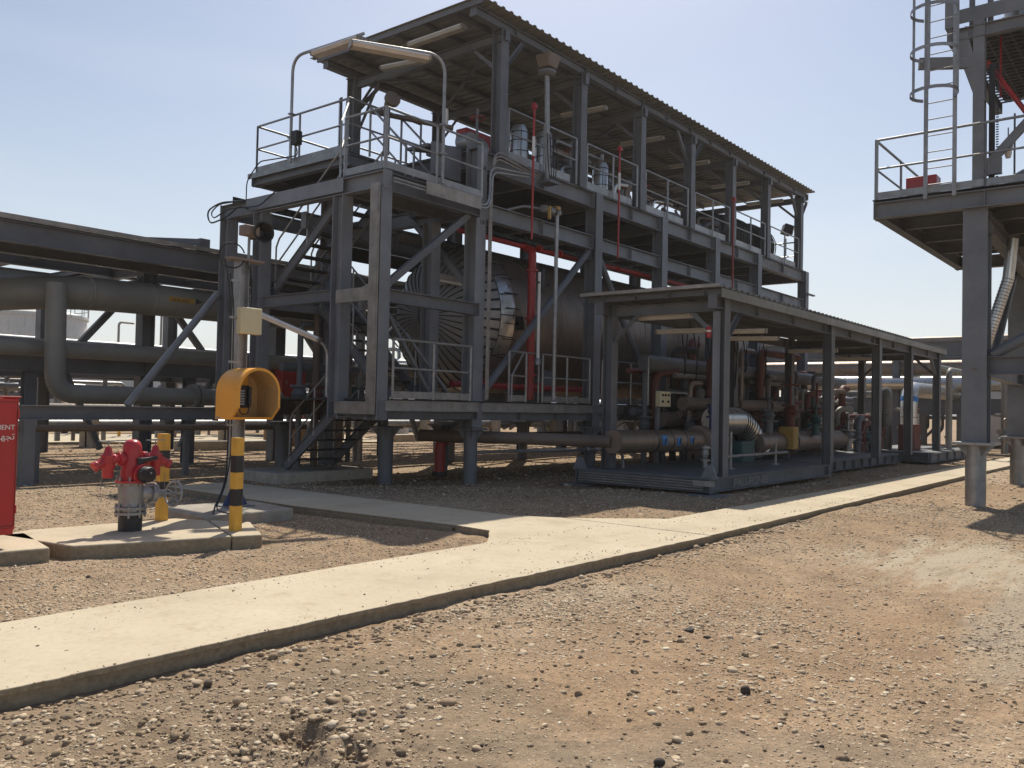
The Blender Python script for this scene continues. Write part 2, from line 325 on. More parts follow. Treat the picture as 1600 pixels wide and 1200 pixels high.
def text(name, body, size, origin, xdir, ydir, mat, parent, extrude=.0015, align='LEFT', sx=1.0):
    """lettering lying on the plane spanned by xdir, ydir"""
    cu = bpy.data.curves.new(name, 'FONT'); cu.body = body; cu.size = size; cu.extrude = extrude; cu.align_x = align
    tmp = bpy.data.objects.new('tmp', cu); COL.objects.link(tmp)
    bpy.context.view_layer.update()
    me = bpy.data.meshes.new_from_object(tmp.evaluated_get(bpy.context.evaluated_depsgraph_get()))
    bpy.data.objects.remove(tmp)
    x = Vector(xdir).normalized()*sx; y = Vector(ydir).normalized(); z = x.cross(y).normalized(); o = Vector(origin)
    off = Vector(parent['_o'])
    mt = Matrix((x, y, z)).transposed().to_4x4(); mt.translation = o-off
    me.transform(mt); me.materials.clear(); me.materials.append(M[mat]); me.name = name
    ob = bpy.data.objects.new(name, me); COL.objects.link(ob); ob.parent = parent; ob['_o'] = tuple(off); return ob
def corrugated(mb, x0, x1, y0, y1, z, pitch=.3, h=.035, t=.004, zy=0.):
    """trapezoid sheet, ribs along y, z rises zy from y0 to y1"""
    xs = []; x = x0
    while x < x1:
        for a, b in ((0, 0), (.55, 0), (.65, 1), (.9, 1)):
            if x+a*pitch <= x1: xs.append((x+a*pitch, b*h))
        x += pitch
    xs.append((x1, 0)); n = len(xs)
    vs = []
    for yy, dz in ((y0, 0), (y1, zy)):
        for tt in (0, t):
            for a, b in xs: vs.append((a, yy, z+b+dz+tt))
    fs = []
    for i in range(n-1):
        fs.append((i, i+1, 2*n+i+1, 2*n+i)); fs.append((n+i, 3*n+i, 3*n+i+1, n+i+1))
        fs.append((i, n+i, n+i+1, i+1)); fs.append((2*n+i, 2*n+i+1, 3*n+i+1, 3*n+i))
    fs.append((0, 2*n, 3*n, n)); fs.append((n-1, 2*n-1, 4*n-1, 3*n-1))
    mb.add(vs, fs); return mb
def rail(p, q, h=1.08, posts=None, r=.026, name='handrail', parent=None, mat='galv', toe=True, ends=True, mid=True, toes=1):
    """one welded handrail panel from p to q (points on the deck)"""
    p = Vector(p); q = Vector(q); d = q-p; mb = MB()
    n = posts if posts is not None else max(1, round(Vector((d.x, d.y, 0)).length/1.4))
    U = Vector((0, 0, 1))
    mb.tube([p+U*h, q+U*h], r, 6); 
    if mid: mb.tube([p+U*h*.52, q+U*h*.52], r*.85, 6)
    for i in range(n+1):
        a = p+d*(i/n); mb.tube([a, a+U*h], r, 6)
    if toe:
        mb.prism(p+U*.08, q+U*.08, Bprof(.13, .008))
    return mb.build(name, mat, parent)

# ---------------------------------------------------------------- ground, paths
def vnoise(x, y, seed=0):
    """smooth value noise, numpy"""
    xi = np.floor(x).astype(np.int64); yi = np.floor(y).astype(np.int64); xf = x-xi; yf = y-yi
    def h(a, b):
        n = (a*374761393 + b*668265263 + seed*1442695041) & 0x7fffffff
        n = ((n ^ (n >> 13))*1274126177) & 0x7fffffff
        return ((n ^ (n >> 16)) & 0xffff)/65535.
    u = xf*xf*(3-2*xf); v = yf*yf*(3-2*yf)
    return (h(xi, yi)*(1-u)+h(xi+1, yi)*u)*(1-v)+(h(xi, yi+1)*(1-u)+h(xi+1, yi+1)*u)*v
def fbm(x, y, s, o=4, seed=0):
    t = 0; a = .5
    for k in range(o): t = t+a*(vnoise(x*s*2**k, y*s*2**k, seed+k)-.5); a *= .5
    return t
HOLES = [(2.62, 3.32, .13, .11), (2.68, 3.02, .09, .075), (3.1, 2.7, .12, .03), (2.15, 3.9, .16, .04), (7.3, 7.2, .5, .05)]
def gz(x, y):
    near = np.exp(-np.maximum(0, np.hypot(x, y)-6)/14)
    z = fbm(x, y, .25, 3, 3)*.07 + fbm(x, y, 1.3, 3, 11)*.05*near + fbm(x, y, 6, 4, 23)*.038*near + fbm(x, y, 26, 2, 31)*.012*near
    for a, b, r, d in HOLES:
        q = ((x-a)**2+(y-b)**2)/r**2; z = z - d*.8*np.exp(-q*1.3) + d*.35*np.exp(-(np.sqrt(q)-1.5)**2*3)
    # banked up against the near edge of the path
    z = z + .016*np.exp(-np.abs(y-4.6)/.22)*(x < 30)
    dist = np.exp(-(((x-2.4)/1.2)**2+((y-3.4)/1.0)**2))
    z = z + dist*(fbm(x, y, 9, 3, 91)*.06+fbm(x, y, 22, 2, 92)*.02)
    return z - .006
def ax(lo, hi, flo, fhi, step, g=1.13):
    a = list(np.arange(flo, fhi, step)); s = step; v = a[-1]
    while v < hi: s *= g; v += s; a.append(v)
    s = step; v = a[0]; b = []
    while v > lo: s *= g; v -= s; b.append(v)
    return np.array(b[::-1]+a)
gx = np.concatenate([ax(-300, 4.2, 1.2, 4.2, .018, 1.06), ax(4.235, 700, 4.235, 11.5, .035, 1.045)]); gx = np.unique(gx); gy = np.unique(np.concatenate([ax(-400, .55, -3.2, .55, .04, 1.05), np.arange(.6, 4.8, .02), ax(4.85, 600, 4.85, 10.5, .04, 1.05)]))
X, Y = np.meshgrid(gx, gy, indexing='ij'); Z = gz(X, Y)
nx, ny = X.shape
verts = np.stack([X, Y, Z], -1).reshape(-1, 3)
ii, jj = np.meshgrid(np.arange(nx-1), np.arange(ny-1), indexing='ij'); base = (ii*ny+jj).ravel()
quads = np.stack([base, base+ny, base+ny+1, base+1], -1)
def np_mesh(name, verts, faces, k):
    me = bpy.data.meshes.new(name); me.vertices.add(len(verts)); me.vertices.foreach_set('co', verts.astype(np.float32).ravel())
    me.loops.add(len(faces)*k); me.loops.foreach_set('vertex_index', faces.astype(np.int32).ravel())
    me.polygons.add(len(faces)); me.polygons.foreach_set('loop_start', np.arange(0, len(faces)*k, k, dtype=np.int32))
    me.update(calc_edges=True); return me
me = np_mesh('ground', verts, quads, 4); me.shade_smooth(); me.materials.append(M['ground'])
go = bpy.data.objects.new('ground', me); COL.objects.link(go); tag(go, 'brown gravelly dirt ground of the plant', None, kind='structure')

def edge_line(pts, jit, step=.12, seed=0):
    """chipped edge: subdivide a polyline and jitter it a little"""
    r = random.Random(seed); out = []
    for a, b in zip(pts, pts[1:]):
        L_ = math.hypot(b[0]-a[0], b[1]-a[1]); n = max(1, int(L_/step)); n = min(n, 260)
        for i in range(n):
            t = i/n; out.append((a[0]+(b[0]-a[0])*t+r.uniform(-jit, jit), a[1]+(b[1]-a[1])*t+r.uniform(-jit, jit)))
    out.append(pts[-1]); return out
def slab(name, near, far, z0, z1, mat='path', bevel=.006, lip=True):
    mb = MB(); mb.quad(near+far[::-1], z1-.038 if lip else z0, z1)
    if lip:
        rr = random.Random(len(near)); w = 0; low = []
        for a, b in near: w = .85*w+rr.uniform(-.004, .004); low.append((a, b+.022+w))
        mb.quad(low+[(a, b-.02) for a, b in far[::-1]], z0, z1-.0385)
    return mb.build(name, mat, None, bevel)
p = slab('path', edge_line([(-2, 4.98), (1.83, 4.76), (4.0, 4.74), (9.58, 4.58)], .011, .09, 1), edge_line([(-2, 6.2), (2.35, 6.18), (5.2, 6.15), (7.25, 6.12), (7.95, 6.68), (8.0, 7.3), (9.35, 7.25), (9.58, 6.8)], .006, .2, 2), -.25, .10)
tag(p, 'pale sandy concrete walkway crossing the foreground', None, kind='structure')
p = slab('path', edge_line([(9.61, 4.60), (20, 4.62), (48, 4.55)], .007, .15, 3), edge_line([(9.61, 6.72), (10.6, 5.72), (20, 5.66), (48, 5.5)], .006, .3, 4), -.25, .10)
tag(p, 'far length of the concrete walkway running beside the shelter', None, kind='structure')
p = slab('branch_path', [(8.0, 7.31), (7.75, 10.2), (7.85, 13.9)], [(9.3, 7.26), (9.2, 10.2), (9.1, 13.9)], -.25, .098)
tag(p, 'concrete side path leading left to the stairs, in shade', None, kind='structure')
p = slab('far_path', [(5, 33.5), (14.5, 29.4), (24, 25.5)], [(7, 40), (16, 36.5), (27, 32)], -.2, .06)
tag(p, 'pale concrete strip beyond the pipe rack', None, kind='structure')

# ---------------------------------------------------------------- stones
def ico(sub):
    t = (1+5**.5)/2
    v = [(-1, t, 0), (1, t, 0), (-1, -t, 0), (1, -t, 0), (0, -1, t), (0, 1, t), (0, -1, -t), (0, 1, -t), (t, 0, -1), (t, 0, 1), (-t, 0, -1), (-t, 0, 1)]
    f = [(0, 11, 5), (0, 5, 1), (0, 1, 7), (0, 7, 10), (0, 10, 11), (1, 5, 9), (5, 11, 4), (11, 10, 2), (10, 7, 6), (7, 1, 8), (3, 9, 4), (3, 4, 2), (3, 2, 6), (3, 6, 8), (3, 8, 9), (4, 9, 5), (2, 4, 11), (6, 2, 10), (8, 6, 7), (9, 8, 1)]
    v = [Vector(a).normalized() for a in v]
    for _ in range(sub):
        c = {}; nf = []
        def md(a, b):
            k = (min(a, b), max(a, b))
            if k not in c: c[k] = len(v); v.append(((v[a]+v[b])/2).normalized())
            return c[k]
        for a, b, d in f:
            x, y, z = md(a, b), md(b, d), md(d, a); nf += [(a, x, z), (b, y, x), (d, z, y), (x, y, z)]
        f = nf
    return np.array([tuple(a) for a in v]), np.array(f)
rs = np.random.RandomState(5)
def on_slab(x, y, m=.0):
    a = (y > 4.6-m) & (y < 6.2+m) & (x < 10)
    b = (y > 4.55-m) & (y < 5.75+m) & (x >= 10)
    c = (x > 7.75-m) & (x < 9.35+m) & (y > 6) & (y < 14)
    d = (y-8.67 > -.33*(x-3.95)-m) & (y < 9.9-.2*(x-3.9)+m) & (x > 3.7) & (x < 6.0) & (y > 8)
    e = (x > 5.7) & (x < 7.35) & (y > 9.6) & (y < 11)
    return a | b | c | d | e
def scatter(name, n, sub, dmin, dmax, med, sig, flat, seed, amin=-38, amax=38, power=1.0, label='', zof=0., cluster=1.5, mn=.004, mx=.05):
    rs = np.random.RandomState(seed)
    K = int(n*4)
    ang = R(1)*rs.uniform(amin, amax, K)+YAW; u = rs.uniform(0, 1, K)
    d = (dmin**power+u*(dmax**power-dmin**power))**(1/power)
    x = d*np.cos(ang); y = d*np.sin(ang)
    den = .5+cluster*fbm(x, y, .55, 3, 77)*2 + .9*fbm(x, y, 2.2, 2, 41)
    den = den + (2.2 if sub else .3)*np.exp(-(((x-3.05)/.5)**2+((y-3.45)/.33)**2)) + .7*np.exp(-(((x-3.4)/.5)**2+((y-1.2)/.9)**2))
    den = np.where((y > 6.2), np.maximum(den, .55)*1.25, den)      # denser beyond the walkway
    den = den*(1-.85*np.exp(-(((x-10.6)/2.2)**2+((y-2.)/1.3)**2)))
    ok = (rs.uniform(0, 1, K) < den) & ~on_slab(x, y, .01); x = x[ok][:n]; y = y[ok][:n]; n = len(x)
    V, F = ico(sub); nv = len(V)
    r = np.clip(med*np.exp(rs.normal(0, sig, n))*(1+.4*np.exp(-(((x-3.05)/.5)**2+((y-3.45)/.33)**2)))*(sub > 0) + med*np.exp(rs.normal(0, sig, n))*(sub == 0), mn, mx)
    sc = np.stack([np.ones(n), rs.uniform(.6, 1, n), rs.uniform(flat*.6, flat*1.3, n)], -1)*r[:, None]
    P = V[None]*(1+.5*(rs.rand(n, nv, 1)-.5))*sc[:, None]
    a = rs.uniform(0, 6.283, n); tl = rs.normal(0, .28, n); ca, sa = np.cos(a), np.sin(a); ct, st = np.cos(tl), np.sin(tl)
    x1 = P[..., 0]*ct[:, None]+P[..., 2]*st[:, None]; z1 = -P[..., 0]*st[:, None]+P[..., 2]*ct[:, None]
    X1 = x1*ca[:, None]-P[..., 1]*sa[:, None]+x[:, None]; Y1 = x1*sa[:, None]+P[..., 1]*ca[:, None]+y[:, None]
    Z1 = z1+(gz(x, y)+sc[:, 2]*rs.uniform(-.45, .40, n))[:, None]+zof
    vv = np.stack([X1, Y1, Z1], -1).reshape(-1, 3); ff = (F[None]+(np.arange(n)*nv)[:, None, None]).reshape(-1, 3)
    me = np_mesh(name, vv, ff, 3)
    at = me.attributes.new('tone', 'FLOAT', 'POINT'); tn = np.clip(.12+.88*rs.beta(3.6, 3.0, n)+np.where(rs.rand(n) < .035, -.6, 0), 0, 1)
    at.data.foreach_set('value', np.repeat(tn, nv).astype(np.float32)); me.materials.append(M['stone'])
    o = bpy.data.objects.new(name, me); COL.objects.link(o); tag(o, label, 'gravel', kind='stuff'); return o
scatter('foreground_pebbles', 12500, 1, 2.6, 8.0, .0085, .5, .46, 1, label='loose rounded pebbles scattered over the foreground dirt', power=1.3)
scatter('foreground_grit', 60000, 0, 2.6, 9.5, .0042, .42, .5, 2, label='fine stone chips covering the foreground dirt', power=1.5, mn=.002, cluster=.8)
scatter('middle_gravel', 80000, 0, 6.5, 17, .0092, .42, .5, 3, label='loose gravel around the walkways and plinths', power=1.7, cluster=1.0)
scatter('distant_gravel', 32000, 0, 16, 42, .021, .4, .5, 4, label='pale gravel under and beyond the steel structures', power=1.6, mx=.09, cluster=.8)
def spilled():
    r0 = np.random.RandomState(29); V, F = ico(0); nv = len(V); n = 2600
    x = 1.6+r0.rand(n)**.8*16; sd = r0.rand(n) < .55
    y = np.where(sd, 4.72+np.abs(r0.normal(0, .09, n)), np.where(x < 9.6, 6.1, 5.62)-np.abs(r0.normal(0, .16, n)))
    k = r0.rand(n) < .16; y = np.where(k, r0.uniform(4.8, 5.6, n), y)
    ok = r0.rand(n) < .25+1.5*np.clip(fbm(x, y, 1.4, 3, 61)+.2, 0, 1); x, y = x[ok], y[ok]; n = len(x)
    r = np.clip(.0042*np.exp(r0.normal(0, .45, n)), .002, .012)
    P = V[None]*(1+.5*(r0.rand(n, nv, 1)-.5))*(r[:, None]*np.stack([np.ones(n), r0.uniform(.6, 1, n), r0.uniform(.4, .8, n)], -1))[:, None]
    vv = (P+np.stack([x, y, .1+r*.3], -1)[:, None]).reshape(-1, 3); ff = (F[None]+(np.arange(n)*nv)[:, None, None]).reshape(-1, 3)
    me = np_mesh('spilled_grit', vv, ff, 3); at = me.attributes.new('tone', 'FLOAT', 'POINT')
    at.data.foreach_set('value', np.repeat(r0.uniform(.12, .6, n), nv).astype(np.float32)); me.materials.append(M['stone'])
    o = bpy.data.objects.new('spilled_grit', me); COL.objects.link(o); tag(o, 'grit kicked onto the edges of the concrete walkway', 'grit', kind='stuff')
spilled()
# clods of dug soil in the left foreground and along the kerb
def clods():
    r0 = np.random.RandomState(19); V, F = ico(1); nv = len(V); n = 5200
    x = r0.uniform(1.5, 5.5, n); y = r0.uniform(1.2, 4.7, n)
    p = .12+1.1*np.exp(-(((x-2.0)/.9)**2+((y-3.6)/.8)**2))+1.5*np.exp(-(((x-2.66)/.3)**2+((y-3.15)/.35)**2))+.9*np.exp(-((y-4.55)/.25)**2)
    ok = r0.rand(n) < p*(.4+1.6*np.clip(fbm(x, y, 2.5, 3, 8)+.3, 0, 1)); x, y = x[ok], y[ok]; n = len(x)
    r = np.clip(.0085*np.exp(r0.normal(0, .5, n)), .003, .03)
    P = V[None]*(1+.75*(r0.rand(n, nv, 1)-.5))*(r[:, None]*np.stack([np.ones(n), r0.uniform(.7, 1, n), r0.uniform(.5, .9, n)], -1))[:, None]
    vv = (P+np.stack([x, y, gz(x, y)+r*.15], -1)[:, None]).reshape(-1, 3); ff = (F[None]+(np.arange(n)*nv)[:, None, None]).reshape(-1, 3)
    me = np_mesh('soil_clods', vv, ff, 3); me.materials.append(M['clod'])
    o = bpy.data.objects.new('soil_clods', me); COL.objects.link(o); tag(o, 'dug grey-brown soil clods in the left foreground', 'soil', kind='stuff')
clods()
# path-edge rubble: lumps of spilt mortar along the near kerb
def rubble():
    n = 900; r0 = np.random.RandomState(9); V, F = ico(1); nv = len(V)
    x = r0.uniform(1.6, 13, n); y = 4.56-np.abs(r0.normal(0, .11, n))+np.where(x < 4, .18-.05*(x-1.6), 0)
    r = np.clip(.012*np.exp(r0.normal(0, .5, n)), .005, .05)
    P = V[None]*(1+.5*(r0.rand(n, nv, 1)-.5))*(r[:, None]*np.stack([np.ones(n), r0.uniform(.6, 1, n), r0.uniform(.4, .8, n)], -1))[:, None]
    vv = (P+np.stack([x, y, gz(x, y)+r*.2], -1)[:, None]).reshape(-1, 3); ff = (F[None]+(np.arange(n)*nv)[:, None, None]).reshape(-1, 3)
    me = np_mesh('kerb_rubble', vv, ff, 3); at = me.attributes.new('tone', 'FLOAT', 'POINT')
    at.data.foreach_set('value', np.repeat(r0.uniform(.25, .75, n), nv).astype(np.float32)); me.materials.append(M['stone'])
    o = bpy.data.objects.new('kerb_rubble', me); COL.objects.link(o); tag(o, 'crumbled mortar lumps along the near walkway edge', 'rubble', kind='stuff')
rubble()
for x, y, r, tone, fl, lab in ((3.46, 3.18, .055, .3, .5, 'large smooth brown stone lying on the foreground dirt'), (3.54, 1.93, .032, .0, .7, 'dark round stone nearest the bottom right of the photo'),
        (3.80, 1.98, .03, .62, .5, 'pale flat stone on bare dirt right of the brown stone'), (4.75, 2.04, .034, .02, .8, 'black stone alone on open dirt right of the pale flat stone'),
        (2.77, 4.38, .035, .05, .7, 'small dark stone close under the walkway kerb at left'), (3.0, 4.1, .035, .95, .4, 'whitish jagged stone in the left foreground'),
        (2.71, 4.0, .04, .35, .6, 'blocky tan stone among the pebble cluster')):
    V, F = ico(3); r0 = np.random.RandomState(int(x*100)); A = V.copy()
    for k in range(5):
        d = r0.normal(0, 1, 3); d /= np.linalg.norm(d); A = A*(1-.10*np.clip((V@d-.35), 0, 1)[:, None]*2)
    A = A*np.array([1, .72, fl])*r; A += np.array([0, 0, r*fl*.55])
    me = np_mesh('stone', A, F, 3); me.shade_smooth(); at = me.attributes.new('tone', 'FLOAT', 'POINT'); at.data.foreach_set('value', np.full(len(A), tone, np.float32)); me.materials.append(M['stone'])
    o = bpy.data.objects.new('stone', me); COL.objects.link(o); o.location = (x, y, float(gz(np.array(x), np.array(y)))); o.rotation_euler = (0, 0, x*7); tag(o, lab, 'stone', 'large loose stones')

# ---------------------------------------------------------------- the big two-level steel module
LX = [13.2, 17.6, 20.9, 24.2, 27.4, 31.8]; YF, YB = 11.65, 16.3
UXs = [13.85, 16.85, 19.65, 22.5, 25.3, 28.1, 31.2]; UY0, UY1 = 11.62, 16.3
mod = thing('steel_module', 'big two-level grey steel frame with a corrugated roof over the insulated vessel', 'steel frame', (20, 14, 0))
Z3 = Vector((0, 0, 1))
def col(x, y, z0, z1, s=.3, mat='steel', parent=mod, face='y', w=None, name='column'):
    mb = MB(); mb.prism((x, y, z0), (x, y, z1), Iprof(s, w or s, .02, .014), (0, 1, 0) if face == 'y' else (1, 0, 0))
    return mb.build(name, mat, parent)
def beam(p, q, h=.36, w=.18, mat='steel', parent=mod, name='beam', stiff=0, up=(0, 0, 1)):
    mb = MB(); mb.prism(p, q, Iprof(h, w, .018, .012), up)
    p = Vector(p); q = Vector(q); d = (q-p)
    e_ = d.normalized()
    for a_ in (p-e_*.002, q-e_*.014): mb.prism(a_, a_+e_*.016, Bprof(h+.03, w+.02), up)
    for a_, s_ in ((p, 1), (q, -1)):
        n_ = e_.cross(Vector(up)).normalized()
        for k_ in (-.28, 0, .28):
            for sd_ in (-1, 1):
                c_ = a_+e_*s_*.07+Vector((0, 0, k_*h)); mb.prism(c_+n_*sd_*.004, c_+n_*sd_*.02, Bprof(.028, .028))
    for i in range(1, stiff+1):
        c = p+d*(i/(stiff+1)); n = d.normalized().cross(Z3)*(w/2-.004)
        t = d.normalized()*.008
        mb.box(min((c-n-t).x, (c+n+t).x), max((c-n-t).x, (c+n+t).x), min((c-n-t).y, (c+n+t).y), max((c-n-t).y, (c+n+t).y), c.z-h/2+.02, c.z+h/2-.02)
    return mb.build(name, mat, parent)
def tubeb(p, q, r=.08, mat='steel', parent=mod, name='brace', n=12): return MB().tube([p, q], r, n).build(name, mat, parent)
def angleb(p, q, a=.09, mat='steel', parent=mod, name='brace'): return MB().prism(p, q, Lprof(a, .01)).build(name, mat, parent)
for i, x in enumerate(LX):
    for y in (YF, YB):
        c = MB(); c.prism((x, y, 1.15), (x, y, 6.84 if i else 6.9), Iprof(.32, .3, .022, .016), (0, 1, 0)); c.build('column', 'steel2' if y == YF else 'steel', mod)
# round concrete filled pedestals with cap plates and gussets
def pedestal(x, y, ztop=1.14, r=.14, parent=mod, mat='steel', cap=.24):
    mb = MB(); mb.tube([(x, y, -.2), (x, y, ztop-.04)], r, 20); mb.box(x-cap, x+cap, y-cap, y+cap, ztop-.045, ztop)
    for k in range(4):
        a = k*math.pi/2+math.pi/4; dx, dy = math.cos(a), math.sin(a); tx, ty = -dy*.008, dx*.008
        A, B = r*.8, cap*1.15
        mb.add([(x+dx*A+tx, y+dy*A+ty, ztop-.26), (x+dx*A-tx, y+dy*A-ty, ztop-.26), (x+dx*B+tx, y+dy*B+ty, ztop-.05), (x+dx*B-tx, y+dy*B-ty, ztop-.05), (x+dx*A+tx, y+dy*A+ty, ztop-.05), (x+dx*A-tx, y+dy*A-ty, ztop-.05)],
               [(0, 1, 3, 2), (0, 2, 4), (1, 5, 3), (0, 4, 5, 1), (2, 3, 5, 4)])
    return mb.build('pedestal', mat, parent)
for x in LX:
    for y in (YF, YB): pedestal(x, y)
pedestal(11.93, 12.8, 1.14, .15); pedestal(15.0, 14.15, 1.14, .15); pedestal(12.0, 16.3, 1.14, .15)
# longitudinal beams
def lbeams(y, z, h, w, xs, st=1):
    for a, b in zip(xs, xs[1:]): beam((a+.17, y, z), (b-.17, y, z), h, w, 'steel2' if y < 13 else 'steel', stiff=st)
for y in (YF, YB):
    lbeams(y, 1.47, .36, .2, LX, 2); lbeams(y, 5.62, .34, .2, LX, 1); lbeams(y, 6.66, .38, .22, LX, 1)
    beam((10.45, y-.0, 1.47), (13.03, y, 1.47), .34, .2)
for i, x in enumerate(LX):
    beam((x, YF+.17, 1.47), (x, YB-.17, 1.47), .36, .2); beam((x, YF+.17, 6.66), (x, YB-.17, 6.66), .38, .2)
    if i in (0, 5): beam((x, YF+.17, 5.62), (x, YB-.17, 5.62), .32, .18)
for x in (15.3, 19.2, 22.6, 25.8, 29.6): beam((x, YF+.12, 6.70), (x, YB-.12, 6.70), .28, .14)
# decks
MB().box(13.1, 31.9, YF-.1, YB+.1, 6.856, 6.87).build('upper_deck', 'deckm', mod)
MB().box(13.3, 31.8, YF-.05, YF+.9, 1.655, 1.69).build('lower_deck', 'deckm', mod)
MB().box(10.45, 13.25, YF-.3, YB, 1.645, 1.68).build('lower_landing_deck', 'deckm', mod)
# fascia channel in front of the lower deck
MB().prism((13.36, YF-.145, 1.56), (18.9, YF-.145, 1.56), Cprof(.19, .05, .008), (0, 0, 1)).build('deck_edge_channel', 'galv', mod)
MB().prism((10.5, YF-.345, 1.56), (13.0, YF-.345, 1.56), Cprof(.19, .05, .008), (0, 0, 1)).build('deck_edge_channel', 'galv', mod)
# front bracing
tubeb((13.4, YF+.02, 1.72), (17.5, YF+.02, 5.5), .085); tubeb((17.75, YF+.02, 5.45), (20.8, YF+.02, 1.75), .085)
tubeb((13.4, YB, 1.72), (17.5, YB, 5.5), .085); tubeb((17.75, YB, 5.45), (20.8, YB, 1.75), .085)
tubeb((24.3, YF+.02, 5.45), (27.3, YF+.02, 1.75), .08); tubeb((24.2, YB, 5.45), (20.9, YB, 1.75), .08)
MB().prism((13.2, 13.5, 5.62), (13.2, 11.85, 4.1), Bprof(.13, .12)).build('brace', 'steel', mod)
beam((10.6, 13.9, 5.2), (13.1, 13.9, 5.2), .3, .14)
for x, y in ((13.5, YF), (17.4, YF), (17.8, YF)):
    MB().box(x-.16, x+.16, y-.01, y+.01, (1.66 if x < 14 else 5.2), (1.95 if x < 14 else 5.45)).build('gusset_plate', 'steel', mod)
# upper storey
for x in UXs:
    for y in (UY0, UY1):
        c = col(x, y, 6.84, 9.55, .26, w=.24)
        MB().box(x-.15, x+.15, y-.15, y+.15, 9.55, 9.57).build('cap_plate', 'steel', mod)
for y in (UY0, UY1):
    beam((12.95, y, 9.67), (31.9, y, 9.67), .2, .16, stiff=13)
for x in UXs: beam((x, UY0-.2, 9.62-.2), (x, UY1+.1, 9.62-.2), .2, .12)
for k in range(5): MB().prism((12.9, 12.2+k*.9, 9.80), (31.9, 12.2+k*.9, 9.80), Cprof(.10, .06, .006)).build('purlin', 'steel', mod)
MB().prism((12.88, 11.3, 9.79), (12.88, 16.55, 9.79), Cprof(.12, .05, .006)).build('purlin', 'steel', mod)
corrugated(MB(), 12.82, 32.05, 11.32, 16.75, 9.855, .27, .04).build('corrugated_roof', 'roofm', mod)
for i, x in enumerate(UXs):
    for y in (UY0, UY1):
        if i not in (0, 3, 6): continue
        angleb((x+.1, y, 8.75), (x+.75, y, 9.52), .08); 
        if i: angleb((x-.1, y, 8.75), (x-.75, y, 9.52), .08)
    s = 1
    angleb((x, UY0+.1, 8.7), (x, UY0+.85, 9.35), .08); angleb((x, UY1-.1, 8.7), (x, UY1-.85, 9.35), .08)
for a, b in zip(UXs[::2], UXs[1::2]+[UXs[-1]]):
    if a == b: continue
    angleb((a, UY0, 9.5), (b, UY1, 9.5), .07); angleb((a, UY1, 9.48), (b, UY0, 9.48), .07)
angleb((13.85, UY1-.1, 8.0), (13.85, UY1-.95, 9.3), .08)
# handrails of the upper deck, one panel per bay
for a, b in zip(UXs, UXs[1:]):
    rail((a+.22, UY0-.08, 6.87), (b-.22, UY0-.08, 6.87), 1.08, 2, parent=mod, mat='galv', toe=False)
    MB().box(a+.3, b-.4, UY0-.03, UY0-.022, 6.88, 7.06).build('toe_board', 'galv', mod)
    rail((a+.22, UY1+.08, 6.87), (b-.22, UY1+.08, 6.87), 1.08, 2, parent=mod)
rail((31.55, UY0, 6.87), (31.55, UY1, 6.87), 1.08, 3, parent=mod)
for z in (7.45, 7.95): MB().prism((31.4, UY0+.1, z), (31.85, UY0+.1, z), Bprof(.05, .05)).build('stub_bar', 'steel', mod)
MB().box(31.4, 32.15, UY0-.3, UY0-.2, 5.95, 6.0).build('stub_bar', 'steel', mod)
# lower deck handrails
rail((13.9+.35, YF-.12, 1.69), (14.85, YF-.12, 1.69), 1.08, 1, parent=mod)
MB().tube([(14.35, YF-.12, 1.69), (14.35, YF-.12, 2.25), (14.75, YF-.12, 2.77), (15.3, YF-.12, 2.77), (15.3, YF-.12, 1.69)], .022, 6).build('handrail', 'galv', mod)
rail((15.45, YF-.12, 1.69), (17.35, YF-.12, 1.69), 1.08, 2, parent=mod)
rail((17.9, YF-.12, 1.69), (20.65, YF-.12, 1.69), 1.08, 2, parent=mod); rail((21.2, YF-.12, 1.69), (24.0, YF-.12, 1.69), 1.08, 2, parent=mod)
rail((24.5, YF-.12, 1.69), (27.2, YF-.12, 1.69), 1.08, 2, parent=mod)
rail((10.68, YF-.33, 1.68), (12.78, YF-.33, 1.68), 1.08, 2, parent=mod)
# lettering stencilled on the steel
text('column_number', '1A', .15, (13.14, YF-.164, 6.42), (1, 0, 0), (0, 0, 1), 'dletter', mod); text('column_number', '1A', .15, (13.14, YF-.164, 5.30), (1, 0, 0), (0, 0, 1), 'dletter', mod)
text('stencil_lettering', 'DESTINATION', .26, (28.1, YF-.012, 6.56), (1, 0, 0), (0, 0, 1), 'letter', mod, sx=1.25)
# cable conduits on the near corner column
c = MB()
for k in range(3):
    o = k*.055
    c.tube(fillet([(15.1-o, YF-.24, 6.72-o), (13.48-o*.2, YF-.24, 6.9-o*1.4), (13.36+o*.0+k*.03, YF-.24, 5.9), (13.36+k*.03, YF-.24, 1.72)], .3, 6), .02, 6)
c.build('cable_bundle', 'tray', mod)
c = MB(); c.tube(fillet([(10.5, YF-.42, 5.62), (12.2, YF-.42, 5.62), (13.1, YF-.40, 5.62), (13.28, YF-.30, 5.95), (13.3, YF-.28, 6.5), (14.6, YF-.28, 6.62)], .25, 6), .02, 6)
c.tube(fillet([(10.5, YF-.42, 5.56), (12.2, YF-.42, 5.56), (13.15, YF-.40, 5.56), (13.34, YF-.30, 5.95), (13.36, YF-.28, 6.4), (14.6, YF-.28, 6.56)], .25, 6), .02, 6)
c.build('cable_bundle', 'galv', mod)
MB().box(11.3, 12.85, YF-.46, YF-.435, 5.50, 5.74).build('cable_tray_cover', 'tray', mod)
# perforated tray on the outer left of the upper rear column
c = MB(); c.box(13.62, 13.64, UY1+.18, UY1+.26, 6.9, 9.1)
for k in range(44): c.box(13.60, 13.66, UY1+.26, UY1+.275, 6.9+k*.05, 6.925+k*.05)
c.build('cable_tray', 'black', mod)

